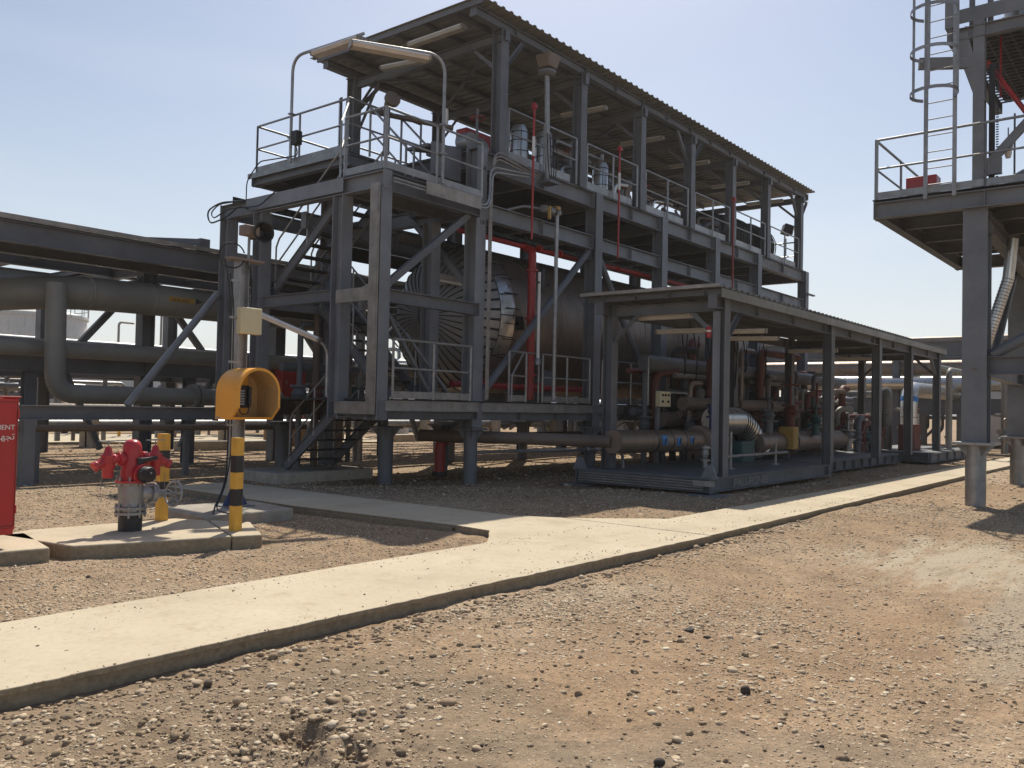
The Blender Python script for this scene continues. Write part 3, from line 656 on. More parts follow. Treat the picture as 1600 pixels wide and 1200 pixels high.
# ---------------------------------------------------------------- stair tower, the left bay of the module
tow = thing('stair_tower', 'left grey steel bay with stair landings in front of the vessel end', 'steel frame', (10.4, 13.8, 0))
XT = 10.42; TY = [11.45, 12.5, 15.0, 16.2]
def tcol(x, y, z0, z1): return col(x, y, z0, z1, .28, 'steel2', tow, 'y', .26)
for y in TY: tcol(XT, y, 1.3, 5.44)
tcol(12.9, 12.6, 1.6, 5.4)
def tb(p, q, h=.3, w=.16, **k): return beam(p, q, h, w, k.pop('mat', 'steel'), tow, **k)
tb((XT, 11.3, 5.6), (XT, 16.4, 5.6), .3, .18, mat='steel2'); tb((XT, 12.64, 3.6), (XT, 16.05, 3.6), .22, .14); tb((XT, 11.3, 1.48), (XT, 12.7, 1.48), .3, .16)
tb((XT+.15, 11.45, 5.58), (13.0, 11.45, 5.58), .34, .18); tb((XT+.15, 11.45, 3.54), (13.05, 11.45, 3.54), .24, .16); tb((XT+.12, 11.45, 1.47), (13.05, 11.45, 1.47), .3, .18)
tb((XT+.1, 16.2, 5.6), (13.1, 16.2, 5.6), .3, .18); tb((XT+.1, 16.2, 3.6), (13.1, 16.2, 3.6), .22, .14)
tb((XT+.1, 15.0, 3.6), (13.1, 15.0, 3.6), .2, .12); tb((XT+.1, 12.5, 5.6), (13.1, 12.5, 5.6), .24, .14)
tb((XT, 16.2, 1.48), (XT, 14.6, 1.48), .24, .14)
MB().box(XT-.09, 13.0, 11.36, 12.55, 5.755, 5.775).build('top_landing_deck', 'deckm', tow); MB().box(XT, 13.0, 15.0, 16.2, 3.715, 3.735).build('middle_landing_deck', 'deckm', tow)
MB().prism((XT+.1, 11.5, 3.66), (12.8, 11.5, 5.42), Bprof(.13, .1)).build('brace', 'steel', tow)
MB().prism((XT+.12, 11.5, 3.4), (11.9, 11.5, 1.7), Bprof(.06, .06)).build('brace', 'steel', tow)
MB().prism((11.2, 11.55, 2.9), (12.5, 11.55, 1.72), Bprof(.05, .05)).build('brace', 'steel', tow)
for z in (5.44, 3.45):
    MB().add([(XT-.14, 11.3, z), (XT-.14, 11.62, z), (XT-.14, 11.3, z-.28), (XT-.12, 11.3, z), (XT-.12, 11.62, z), (XT-.12, 11.3, z-.28)], [(0, 1, 2), (5, 4, 3), (0, 3, 4, 1), (1, 4, 5, 2), (2, 5, 3, 0)]).build('gusset_plate', 'steel2', tow)
# dusty galvanised tray following the front corner
c = MB(); c.box(XT-.20, XT-.165, 11.30, 11.52, 1.4, 5.5); c.box(XT-.20, XT-.165, 11.52, 12.4, 3.42, 3.66); c.box(XT-.20, XT-.165, 11.52, 12.35, 1.40, 1.62)
c.add([(XT-.2, 11.52, 3.72), (XT-.2, 11.7, 3.66), (XT-.2, 11.52, 3.66), (XT-.165, 11.52, 3.72), (XT-.165, 11.7, 3.66), (XT-.165, 11.52, 3.66)], [(0, 2, 1), (3, 4, 5), (0, 1, 4, 3), (1, 2, 5, 4), (2, 0, 3, 5)])
for k in range(50): c.box(XT-.21, XT-.2, 11.31, 11.325, 1.45+k*.08, 1.49+k*.08)
c.build('cable_tray', 'tray', tow)
MB().prism((XT-.13, 12.35, 5.62), (XT-.13, 15.4, 5.62), Bprof(.26, .012)).build('fascia_plate', 'steel2', tow)
c = MB()
for k in range(14):
    c.box(10.45+k*.16, 10.56+k*.16, 16.02, 16.05, 5.78, 5.9)
c.box(10.4, 12.9, 16.05, 16.07, 5.76, 5.92); c.build('cable_tray', 'black', tow)
# landing handrails at the top
RZ = 5.78
rail((XT-.05, 11.33, RZ), (XT-.05, 12.42, RZ), 1.1, 1, parent=tow); rail((XT-.02, 11.33, RZ), (13.0, 11.33, RZ), 1.1, 2, parent=tow)
rail((XT, 12.6, RZ), (11.5, 13.7, RZ+.9), 1.1, 1, .022, 'handrail', tow, toe=False)
rail((11.45, 12.5, RZ), (13.0, 12.5, RZ), 1.1, 2, parent=tow, toe=False); rail((11.5, 13.7, 6.78), (13.6, 13.7, 6.78), 1.1, 2, parent=tow, toe=False); rail((12.1, 12.6, RZ), (12.1, 13.7, 6.8), 1.05, 1, parent=tow, toe=False); rail((13.0, 12.6, RZ), (13.0, 13.7, 6.8), 1.05, 1, parent=tow, toe=False)
# short flight from landing up to the upper deck
def flight(p, q, width_dir, w, n, parent, name='stair', rails=True, mat='steel', tread='deckm', rh=.95):
    """p foot and q head of the left stringer, the right one is offset by width_dir*w"""
    p = Vector(p); q = Vector(q); wd = Vector(width_dir).normalized()*w; d = q-p
    for o in (Vector((0, 0, 0)), wd):
        MB().prism(p+o, q+o, Iprof(.2, .07, .012, .01)).build('stringer', mat, parent)
        if rails:
            mb = MB(); U = Vector((0, 0, rh)); hz = Vector((d.x, d.y, 0)).normalized()
            mb.tube([p+o+d*.08, p+o+d*.08+U*.9, p+o+d*.12+U, q+o+U], .02, 6); mb.tube([p+o+d*.08+U*.5, q+o+U*.5], .018, 6)
            for k in (.5, .97): mb.tube([p+o+d*k, p+o+d*k+U], .02, 6)
            mb.build('handrail', 'galv', parent)
    for k in range(n):
        c = p+d*((k+.7)/(n+.4)); a = c; b = c+wd; h = Vector((d.x, d.y, 0)).normalized()*.13
        vs = [a-h, a+h, b+h, b-h]
        MB().add([v-Vector((0, 0, .015)) for v in vs]+[v+Vector((0, 0, .015)) for v in vs], [(0, 1, 2, 3), (7, 6, 5, 4), (0, 4, 5, 1), (1, 5, 6, 2), (2, 6, 7, 3), (3, 7, 4, 0)]).build('tread', tread, parent)
st = thing('metal_stair', 'lowest grey metal stair flight rising from the concrete pad behind the orange hood', 'stair', (11, 14.8, .19), 'stair flights of the tower')
flight((10.95, 14.75, .25), (10.95, 12.95, 1.6), (1, 0, 0), 1.15, 6, st)
st = thing('metal_stair', 'steep middle stair flight hidden deep inside the stair tower', 'stair', (11.8, 13, 1.7), 'stair flights of the tower')
flight((11.9, 12.7, 1.7), (11.9, 15.0, 3.72), (1, 0, 0), .9, 9, st)
st = thing('metal_stair', 'upper grey stair flight crossing the sky gap left of the vessel end', 'stair', (10.7, 15, 3.7), 'stair flights of the tower')
flight((10.7, 15.1, 3.76), (10.7, 12.7, 5.7), (1, 0, 0), .9, 9, st)
# side platform at upper deck level
plat = thing('side_platform', 'small railed steel platform at the top left under the twin lamps', 'platform', (11.6, 15, 6.4))
for y in (13.75, 16.9): beam((11.5, y, 6.62), (13.6, y, 6.62), .24, .14, parent=plat)
beam((11.5, 13.7, 6.62), (11.5, 16.9, 6.62), .26, .16, parent=plat); beam((12.6, 13.8, 6.62), (12.6, 16.8, 6.62), .2, .12, parent=plat)
MB().box(11.45, 13.5, 13.7, 16.9, 6.75, 6.775).build('deck', 'deckm', plat)
MB().prism((11.38, 13.6, 6.70), (11.38, 17.0, 6.70), Bprof(.12, .02)).build('edge_plate', 'galv', plat)
rail((11.5, 13.75, 6.78), (11.5, 16.85, 6.78), 1.08, 2, parent=plat); rail((11.5, 16.85, 6.78), (13.6, 16.85, 6.78), 1.08, 2, parent=plat)

def lamp(name_lab, p, d, L_=1.25, w=.2, tilt=0, group='strip lamps', parentless=True, mat='diff', drop=0):
    """strip lamp: white tray, clear diffuser, end caps"""
    p = Vector(p); d = Vector(d).normalized(); t = thing('strip_lamp', name_lab, 'lamp', tuple(p), group)
    q = p+d*L_; s = d.cross(Z3).normalized(); u = s.cross(d).normalized()
    mb = MB(); mb.prism(p, q, [(-w*.5, 0), (w*.5, 0), (w*.42, .035), (-w*.42, .035)], tuple(u)); hs_ = mb.build('housing', 'white', t)
    mb = MB(); mb.prism(p+d*.03-u*.002, q-d*.03-u*.002, [(-w*.36, -.06), (w*.36, -.06), (w*.48, 0), (-w*.48, 0)], tuple(u)); mb.build('diffuser', mat, t)
    for a, b in ((p-d*.01, p+d*.022), (q-d*.022, q+d*.01)): MB().prism(a, b, [(-w*.40, -.062), (w*.40, -.062), (w*.52, .005), (w*.45, .038), (-w*.45, .038), (-w*.52, .005)], tuple(u)).build('end_cap', 'tray', hs_)
    for k in (.3, .7): MB().box(*(lambda c: (c.x-.015, c.x+.015, c.y-.015, c.y+.015, c.z+.03, c.z+.07))(p+d*L_*k)).build('clip', 'galv', hs_)
    return t
def lamp_pole(lab, base, top, arm_end, r=.033):
    t = thing('lamp_pole', lab, 'pole', tuple(base), 'swan-neck lamp poles on the railings')
    MB().tube(fillet([base, top, arm_end], .38, 8), r, 10).build('tube', 'galv', t)
    for k in (.25, .5): 
        z = base[2]+(top[2]-base[2])*k*.9
        MB().box(base[0]-.06, base[0]+.06, base[1]-.05, base[1]+.05, z, z+.03).build('clamp', 'galv', t)
    return t

# ---------------------------------------------------------------- insulated vessel
VY, VZ, VR = 14.0, 3.66, 1.74
ves = thing('insulated_vessel', 'huge horizontal vessel in stained metal cladding with a ribbed domed end', 'tank', (20, VY, VZ))
mb = MB(); prof = []
x = 15.3
while x < 28.9:
    prof += [(VR, x-15.3), (VR, x-15.3+.92), (VR+.012, x-15.3+.925), (VR+.012, x-15.3+.99)]; x += 1.0
mb.lathe((15.3, VY, VZ), (1, 0, 0), prof, 72); mb.build('shell', 'dclad', ves)
def head_pt(x0, sgn, dp, t, a, e=0):
    th = t*math.pi/2; rr = (VR+e)*max(math.cos(th), .05)**.72; return (x0+sgn*((dp+e)*math.sin(th)**1.25), VY+rr*math.cos(a), VZ+rr*math.sin(a))
for sgn, x0, dp in ((-1, 15.3, 1.15), (1, 29.0, 1.1)):
    n = 44; K = 12; T0 = .26
    for nm, ta, tb_, mt_ in (('knuckle_band', 0, T0, 'clad'), ('domed_head', T0, 1.0, 'headclad')):
        mb = MB(); kk = 4 if ta == 0 else 10; N_ = n*2; vs = []
        for r_ in range(kk+1):
            t = ta+(tb_-ta)*r_/kk
            for i in range(N_): vs.append(head_pt(x0, sgn, dp, t, 2*math.pi*i/N_, (.03 if ta == 0 else 0)+(.012 if i % 2 else 0)*(ta > 0)))
        mb.add(vs, [(r_*N_+i, r_*N_+(i+1) % N_, (r_+1)*N_+(i+1) % N_, (r_+1)*N_+i) for r_ in range(kk) for i in range(N_)]); hd_ = mb.build(nm, mt_, ves)
        if ta == 0 and sgn < 0:
            for k in range(22):
                a = 2*math.pi*k/22; pts = [head_pt(x0, sgn, dp, T0*q/4, a, .038) for q in range(5)]; MB().tube(pts, .012, 5).build('lap_joint', 'black', hd_)
        if ta > 0 and sgn < 0:
            for k in range(n):
                a = 2*math.pi*(k+.5)/n; pts = [head_pt(x0, sgn, dp, T0+(.97-T0)*q/8, a, .012) for q in range(9)]
                MB().tube(pts, [.030, .028, .026, .024, .02, .017, .013, .010, .006], 5).build('radial_seam', 'seam', hd_)
    MB().lathe((x0+sgn*(dp-.03), VY, VZ), (sgn, 0, 0), [(.15, 0), (.15, .07), (.02, .09)], 16).build('centre_plate', 'steel', ves)
mb = MB(); mb.box(15.35, 15.55, VY-1.84, VY-1.72, 3.35, 3.55); mb.build('latch', 'black', ves)
for x in (17.2, 26.5):
    MB().box(x-.2, x+.2, VY-1.3, VY+1.3, 1.66, 2.6).build('saddle', 'steel', ves)
mb = MB(); mb.box(14.15, 14.22, VY-.9, VY-.2, 4.32, 4.44); mb.build('name_bracket', 'galv', ves)
mb = MB()
mb.box(15.35, 15.5, VY-1.85, VY-1.7, 3.45, 3.65); mb.build('latch', 'black', ves)
for zz in (-.9, -.55, -.2, .15, .5, .85, 1.2): MB().lathe((14.985, VY, VZ), (1, 0, 0), [(VR+.036, 0), (VR+.038, .01)], 8) if False else MB().box(14.98, 15.46, VY-math.sqrt((VR+.045)**2-zz*zz)-.004, VY-math.sqrt((VR+.045)**2-zz*zz)+.03, VZ+zz, VZ+zz+.018).build('clip', 'black', ves)
for a, b in ((16.0, 17.8), (19.5, 21.5)):
    mb = MB(); mb.tube([(a, VY-1.2, VZ-1.35), (a, VY-1.05, VZ-1.75), (a, VY-1, 1.7)], .09, 10); mb.lathe((a, VY-1, 1.9), (0, 0, 1), [(.17, 0), (.17, .05)], 16); mb.build('drain_nozzle', 'dclad', ves)
# small boards and boxes hung at the dome end
t = thing('strip_lamp_board', 'dull strip lamp lying across the ribbed vessel end', 'lamp', (13.6, 12.9, 4.4), 'strip lamps')
MB().prism((13.0, 12.6, 4.30), (14.1, 12.2, 4.22), Bprof(.12, .16)).build('housing', 'tray', t); MB().prism((13.05, 12.58, 4.22), (14.05, 12.22, 4.14), Bprof(.06, .12)).build('diffuser', 'diff', t)

# ---------------------------------------------------------------- red fire-water piping
f = thing('sprinkler_riser', 'thick red fire-water riser in front of the vessel with its branch along the beam', 'pipe', (15.6, 12.0, 1.7))
MB().tube(fillet([(15.62, 12.02, 1.75), (15.62, 12.02, 5.18), (15.62, 12.3, 5.32)], .12), .095, 12).build('riser', 'red', f)
for z in (2.3, 3.6, 4.7): MB().lathe((15.62, 12.02, z), (0, 0, 1), [(.1, 0), (.15, 0), (.15, .05), (.1, .05)], 16).build('flange', 'red', f)
MB().tube([(13.3, 12.2, 5.28), (15.5, 12.2, 5.28), (20.2, 12.0, 5.28), (23.9, 11.95, 5.28), (29.5, 11.95, 5.28)], .06, 10).build('header', 'firered', f)
for x in (15.9, 16.7, 17.9, 18.4, 19.3, 20.3, 21.0): MB().lathe((x, 12.04, 5.28), (1, 0, 0), [(.06, -.03), (.09, -.03), (.09, .03), (.06, .03)], 12).build('coupling', 'firered', f)
MB().box(15.72, 15.735, 11.93, 12.1, 3.6, 3.75).build('label_plate', 'white', f)
f = thing('under_deck_trays', 'dark cable trays slung under the upper deck behind the vessel', 'cable tray', (20, 16.5, 5.2))
for a_, b_ in ((13.6, 17.1), (18.9, 20.6), (22.0, 31.5)): MB().box(a_, b_, 16.45, 16.52, 5.12, 5.46).build('tray_side', 'black', f)
for a_, b_ in ((13.0, 31.5),): MB().box(a_, b_, 13.0, 13.4, 5.62, 5.70).build('tray_floor', 'black', f); MB().box(a_, b_, 14.6, 15.4, 5.58, 5.66).build('tray_floor', 'black', f)
f = thing('sprinkler_pipe', 'dark red fire pipe running low behind the lower deck rail', 'pipe', (17, 12.6, 2), None)
MB().tube(fillet([(13.5, 12.5, 2.05), (19.8, 12.5, 2.05), (19.8, 12.5, 1.7)], .15), .07, 10).build('main', 'firered', f)
for x in (14.6, 16.6, 18.6): MB().lathe((x, 12.5, 2.05), (1, 0, 0), [(.07, -.06), (.13, -.06), (.13, .06), (.07, .06)], 14).build('flange', 'firered', f)
for k, (x, z0, z1, lab) in enumerate(((14.58, 5.2, 8.08, 'thin red sprinkler dropper left of the hooded detector pole'), (18.08, 5.3, 8.02, 'thin red sprinkler dropper by the third bay of the upper deck'),
                       (24.72, 5.0, 8.1, 'thin red sprinkler dropper farthest right on the module front'))):
    f = thing('sprinkler_dropper', lab, 'pipe', (x, 11.25, z0), 'red sprinkler droppers')
    mb = MB(); mb.tube([(x, 11.25, z0), (x, 11.25, z1)], .026, 8); mb.build('tube', 'firered', f)
    MB().lathe((x, 11.25, z1), (0, 0, 1), [(.03, -.05), (.07, -.05), (.07, .02), (.03, .08), (.0, .09)], 12).build('sprinkler_head', 'red', f)
    if k < 2: MB().tube([(x, 11.25, 7.0), (x, 11.25, 7.42)], .034, 8).build('white_band', 'white', f)
f = thing('fire_hydrant_riser', 'red elbow pipe dropping into the ground under the module', 'pipe', (13.6, 12.8, 0))
MB().tube(fillet([(13.57, 12.85, .1), (13.57, 12.85, .88), (14.3, 12.85, .88)], .22, 6), .12, 14).build('elbow', 'red', f)
MB().tube([(14.3, 12.85, .88), (14.55, 12.85, .88), (14.6, 12.85, .88), (22.5, 12.85, .86)], .10, 14).build('buried_main', 'piperust', f)
MB().lathe((13.57, 12.85, .05), (0, 0, 1), [(.16, 0), (.16, .1), (.12, .1)], 16).build('base_sleeve', 'black', f)
f = thing('service_pipe', 'thin grey pipe with a blue-handled valve passing under the module edge', 'pipe', (15, 11.7, .55))
MB().tube(fillet([(13.3, 11.9, .62), (17.4, 11.3, .60), (17.4, 10.7, .60), (15.6, 9.5, .60), (15.45, 9.4, .35)], .15), .035, 8).build('tube', 'galv', f)
mb = MB(); mb.lathe((16.9, 11.37, .61), (1, -.1, 0), [(.04, -.16), (.09, -.16), (.09, -.12), (.06, -.1), (.08, 0), (.06, .1), (.09, .12), (.09, .16), (.04, .16)], 14); mb.build('valve_body', 'galv', f)
MB().box(16.75, 17.05, 11.28, 11.34, .76, .79).build('lever', 'blue', f)

# ---------------------------------------------------------------- grey gas pipe with valve at mid height of the module front
f = thing('vent_pipe', 'slender grey vertical pipe with yellow-handled valves near its top', 'pipe', (15.45, 11.25, 1.7))
MB().tube([(15.45, 11.22, 1.75), (15.45, 11.22, 5.9)], .045, 10).build('tube', 'galv', f)
MB().tube(fillet([(14.0, 11.95, 5.72), (14.6, 11.5, 5.95), (15.45, 11.22, 5.95)], .1), .03, 8).build('branch', 'galv', f)
mb = MB()
for dx in (-.42, -.2, .02): mb.lathe((15.42+dx, 11.22, 5.93), (1, 0, 0), [(.04, -.07), (.085, -.07), (.085, -.04), (.05, 0), (.085, .04), (.085, .07), (.04, .07)], 12)
mb.build('valves', 'galv', f)
mb = MB(); mb.box(15.3, 15.42, 11.1, 11.14, 5.97, 6.02); mb.box(15.0, 15.04, 11.08, 11.14, 5.7, 5.98); mb.ring((15.42, 11.22, 6.04), (0, 0, 1), .09, .012, 16); mb.build('handle', 'ochre', f)
f = thing('level_gauge', 'long pale tubular level gauge beside the red riser', 'gauge', (15.4, 11.3, 2.5))
MB().tube([(15.02, 11.35, 2.65), (15.02, 11.35, 4.55)], .035, 10).build('tube', 'white', f)
MB().lathe((15.02, 11.35, 2.5), (0, 0, 1), [(.02, 0), (.07, .02), (.07, .12), (.04, .16)], 12).build('base_fitting', 'galv', f)
mb = MB(); mb.box(14.98, 15.4, 11.32, 11.37, 4.3, 4.34); mb.box(15.06, 15.16, 11.3, 11.4, 4.15, 4.62); mb.tube([(15.02, 11.35, 1.7), (15.02, 11.35, 2.5)], .008, 6); mb.build('bracket', 'black', f)

# ---------------------------------------------------------------- hooded detector pole on the upper deck edge
f = thing('detector_pole', 'grey post on the upper deck edge carrying a weathered beacon hood', 'pole', (15.1, 11.25, 6.6))
MB().tube([(15.15, 11.28, 6.55), (15.05, 11.28, 8.95)], .055, 12).build('post', 'galv', f)
MB().box(14.98, 15.35, 11.1, 11.45, 6.52, 6.58).build('bracket', 'steel', f)
mb = MB(); mb.add([(14.90, 11.12, 9.06), (15.22, 11.12, 9.06), (15.22, 11.42, 9.06), (14.90, 11.42, 9.06), (14.84, 11.06, 9.34), (15.26, 11.06, 9.34), (15.26, 11.46, 9.34), (14.84, 11.46, 9.34)], [(0, 3, 2, 1), (4, 5, 6, 7), (0, 1, 5, 4), (1, 2, 6, 5), (2, 3, 7, 6), (3, 0, 4, 7)]); mb.build('hood', 'piperust', f, .02)
MB().lathe((15.05, 11.28, 8.9), (0, 0, 1), [(.14, 0), (.2, .05), (.2, .1)], 14).build('base_flange', 'steel', f)
mb = MB()
for k in range(4): mb.tube(fillet([(15.0+.1*k, 11.2, 7.6), (14.92+.12*k, 11.12, 7.1), (15.05+.07*k, 11.15, 6.6)], .2), .012, 6)
mb.build('cable', 'rubber', f)

# ---------------------------------------------------------------- process equipment on the upper deck
def wrapped_valve(x, y, lab, s=1.0, mat='clad'):
    f = thing('wrapped_valve', lab, 'valve', (x, y, 6.87), 'wrapped instruments on the upper deck')
    mb = MB(); mb.lathe((x, y, 6.87), (0, 0, 1), [(.18*s, .35), (.22*s, .4), (.22*s, 1.15), (.16*s, 1.3), (.05, 1.33)], 18); mb.build('jacket', mat, f)
    mb = MB()
    for z in (7.3, 7.55, 7.8, 8.0): mb.ring((x, y, z), (0, 0, 1), .225*s, .01, 18, 5)
    for a in range(6): mb.tube([(x+.228*s*math.cos(a), y+.228*s*math.sin(a), 7.27), (x+.228*s*math.cos(a), y+.228*s*math.sin(a), 8.02)], .008, 5)
    mb.build('wire_net', 'black', f)
    mb = MB(); mb.tube([(x, y, 6.87), (x, y, 7.25)], .07, 10); mb.lathe((x, y, 6.87), (0, 0, 1), [(.15, 0), (.15, .05), (.07, .05)], 14); mb.build('stem', 'steel', f)
for x, y, lab in ((16.35, 12.3, 'bright wire-netted jacketed valve behind the detector pole'), (15.65, 12.5, 'jacketed valve half hidden by the detector pole'), (19.3, 12.6, 'jacketed valve by the third upper column'), (20.6, 13.3, 'netted silver jacket deep under the roof')):
    wrapped_valve(x, y, lab)
def valve_set(x, y, lab, z=6.87, h=1.5, r=.09, mat='steel', wheel='firered', parent=None, grp='valve sets on the upper deck'):
    f = thing('valve_set', lab, 'valve', (x, y, z), grp)
    mb = MB(); mb.tube([(x, y, z), (x, y, z+h*.4)], r, 12); mb.lathe((x, y, z+h*.3), (0, 0, 1), [(r, 0), (r*1.9, 0), (r*1.9, .04), (r, .05), (r*1.5, .16), (r, .27), (r*1.9, .28), (r*1.9, .32), (r, .32)], 16)
    mb.tube([(x, y, z+h*.4), (x, y, z+h)], r*.35, 8); mb.build('body', mat, f)
    mb = MB(); mb.ring((x, y, z+h*.85), (0, 0, 1), r*2, r*.14, 18, 5)
    for a in range(3): mb.tube([(x+r*2*math.cos(a*2.09), y+r*2*math.sin(a*2.09), z+h*.85), (x, y, z+h*.85)], r*.1, 5)
    mb.build('handwheel', wheel, f)
    return f
for i, (x, y, h, lab) in enumerate(((14.6, 12.9, 1.5, 'upright valve behind the red cabinet on the upper deck'), (17.6, 12.4, 1.4, 'valve with handwheel right of the netted jacket'), (18.6, 13.4, 1.6, 'taller valve near the third upper column'),
                        (21.4, 12.5, 1.3, 'valve beside the fourth upper column'), (23.4, 12.9, 1.2, 'low valve in the fourth bay'))):
    valve_set(x, y, lab, h=h, mat='steel2')
def motor(x, y, z, lab, s=1.0, mat='black'):
    f = thing('fan_motor', lab, 'motor', (x, y, z), 'round motors at the far end of the upper deck')
    mb = MB(); mb.lathe((x-.5*s, y, z+.55*s), (1, 0, 0), [(.1, -.1), (.5*s, 0), (.55*s, .1), (.55*s, .8*s), (.45*s, .95*s), (.1, 1.0*s)], 26); mb.build('casing', mat, f)
    mb = MB()
    for k in range(7): mb.ring((x-.4*s+k*.12*s, y, z+.55*s), (1, 0, 0), .57*s, .02, 24, 4)
    mb.build('fins', mat, f); MB().box(x-.4*s, x+.4*s, y-.4*s, y+.4*s, z, z+.12).build('foot', 'steel', f)
for x, y, s, lab in ((27.1, 13.2, 1.3, 'first of the dark round motors at the far end of the upper deck'), (28.7, 13.3, 1.45, 'middle dark round motor at the far end of the upper deck'), (30.3, 13.1, 1.4, 'last dark round motor before the far end column')):
    motor(x, y, 6.9, lab, s)
f = thing('tag_bundle', 'heap of lagged pipework on the upper deck mid length', 'pipework', (24, 13.4, 6.87))
mb = MB()
for k in range(5): mb.tube(fillet([(22.7+.2*k, 12.4+.3*k, 7.0+.05*k), (24.5, 12.5+.25*k, 7.3+.08*k), (26.2, 12.6+.25*k, 7.15)], .4), .08+.02*(k % 2), 9)
mb.build('pipes', 'dclad', f)
MB().tube([(18.9, 12.3, 8.25), (18.9, 12.3, 8.1), (16.9, 12.3, 8.1)], .05, 8).build('riser', 'galv', f)
f = thing('red_cabinet', 'dark red cabinet hung between the first two upper columns', 'cabinet', (15, 13.4, 7.1))
MB().box(14.8, 15.75, 13.4, 13.75, 7.35, 8.1).build('body', 'firered', f, .02); MB().box(14.85, 14.95, 13.35, 13.4, 7.6, 7.8).build('handle', 'galv', f); MB().box(14.9, 15.0, 13.5, 13.6, 6.87, 7.35).build('leg', 'steel', f); MB().box(15.5, 15.6, 13.5, 13.6, 6.87, 7.35).build('leg', 'steel', f)
f = thing('equipment_trough', 'long dark grey box with rounded lids behind the landing rails', 'box', (13, 12.1, 6.5))
MB().box(12.25, 13.05, 11.95, 12.05, 6.2, 6.86).build('side_plate', 'steel', f); MB().prism((12.2, 12.4, 6.80), (13.3, 12.4, 6.98), Bprof(.06, .6)).build('top_plate', 'steel', f)
mb = MB(); mb.lathe((13.35, 11.93, 7.12), (0, 1, 0), [(.0, 0), (.2, .0), (.2, .3), (.0, .3)], 20); mb.lathe((13.75, 11.95, 7.05), (0, 1, 0), [(.0, 0), (.19, .0), (.19, .5), (.0, .5)], 20); mb.build('round_lid', 'galv', f)
f = thing('goose_neck', 'fat capped vent pipe with a bent top above the landing', 'pipe', (12.4, 13.5, 6.8))
MB().tube(fillet([(12.38, 13.5, 6.87), (12.38, 13.5, 8.02), (12.55, 13.3, 8.05)], .1, 6), .07, 14).build('tube', 'piperust', f)
MB().lathe((12.42, 13.42, 8.02), (-.35, -.9, .25), [(.08, 0), (.17, .02), (.17, .1), (.1, .12)], 20).build('cap', 'piperust', f)
f = thing('cross_pipe', 'brown pipe with small upright cylinder crossing behind the first upper column', 'pipe', (13.2, 12.6, 7.6))
MB().tube([(12.4, 14.0, 7.9), (13.9, 13.0, 7.75)], .06, 10).build('tube', 'piperust', f); MB().lathe((13.75, 13.1, 7.8), (0, 0, 1), [(.07, 0), (.07, .35), (.02, .37)], 12).build('cylinder', 'white', f)
# lamps under the big roof and the swan necks
lamp_pole('taller swan-neck lamp pole at the outer rail of the side platform', (11.42, 15.5, 6.8), (11.42, 15.5, 9.13), (11.42, 13.2, 9.05))
lamp('long strip lamp on the outer swan-neck arm against the sky', (11.42, 14.75, 9.0), (0, -1, -.02), 1.5, .27)
lamp_pole('lower swan-neck lamp pole at the front landing rail', (11.78, 11.26, 5.8), (11.78, 11.26, 8.25), (10.2, 12.1, 8.2))
lamp('strip lamp on the inner swan-neck arm pointing away from the roof', (11.5, 11.42, 8.14), (-.88, .47, 0), 1.5, .27)
lamp('strip lamp fixed under the roof edge beam near the first column', (13.1, 13.6, 9.5), (0, -1, 0), 1.6, .2, mat='dulldiff')
lamp('strip lamp deeper under the roof behind the swan-neck arms', (13.3, 14.7, 9.3), (.2, -1, 0), 1.3, .2, mat='dulldiff')
for k, x in enumerate((18.3, 21.3, 24.2, 27.2, 30.2)):
    lamp(['first', 'second', 'third', 'fourth', 'last'][k]+' pale strip lamp under the long roof counted from the near end', (x, 13.2, 9.3), (.1, -1, 0), 1.3, .2, mat='dulldiff')
f = thing('junction_box', 'small dark switch box on the outer swan-neck pole', 'box', (11.42, 15.3, 7.2)); MB().box(11.34, 11.5, 15.2, 15.4, 7.15, 7.45).build('casing', 'rubber', f, .015); MB().tube(fillet([(11.4, 15.3, 7.15), (11.4, 15.2, 6.9), (11.4, 16.6, 7.0), (11.35, 17.0, 6.6), (11.35, 17.0, 5.9)], .15), .014, 6).build('cable', 'rubber', f)
f = thing('flood_lamp', 'floodlight on a stub post at the far end of the upper deck', 'lamp', (31.9, 12.3, 6.87))
MB().tube([(31.9, 12.4, 6.87), (31.9, 12.4, 8.2)], .05, 8).build('post', 'steel', f); MB().prism((31.65, 12.4, 8.55), (31.85, 12.15, 8.45), Bprof(.36, .4)).build('head', 'black', f, .02); MB().prism((31.86, 12.14, 8.44), (31.875, 12.12, 8.435), Bprof(.3, .34)).build('lens', 'diff', f)
f = thing('stair_lamp_post', 'bent handrail post holding the strip lamp over the lowest stair', 'pole', (10.3, 12.6, 1.7)); MB().tube(fillet([(10.28, 12.66, 1.7), (10.28, 12.66, 2.62), (9.95, 12.75, 2.83), (9.3, 13.53, 3.25)], .2, 6), .028, 10).build('tube', 'galv', f)
lamp('tilted strip lamp over the lowest stair flight beside the orange hood', (10.05, 12.6, 2.74), (-.83, 1.01, .53), 1.35, .27)
f = thing('cable_coil', 'loops of black cable hanging off the top left corner of the stair tower', 'cable', (10.3, 16.4, 5.6))
mb = MB(); mb.tube(fillet([(10.3, 15.4, 5.72), (10.25, 16.3, 5.80), (10.22, 16.75, 5.66), (10.2, 16.6, 5.36), (10.2, 16.0, 5.42), (10.2, 15.5, 5.62), (10.2, 15.2, 5.5)], .22, 6), .018, 6); mb.tube(fillet([(10.3, 15.2, 5.74), (10.24, 16.35, 5.76), (10.22, 16.6, 5.6), (10.2, 16.45, 5.46), (10.2, 15.9, 5.6), (10.2, 14.8, 5.52), (10.2, 14.3, 5.74)], .18, 6), .014, 6); mb.build('loops', 'rubber', f)

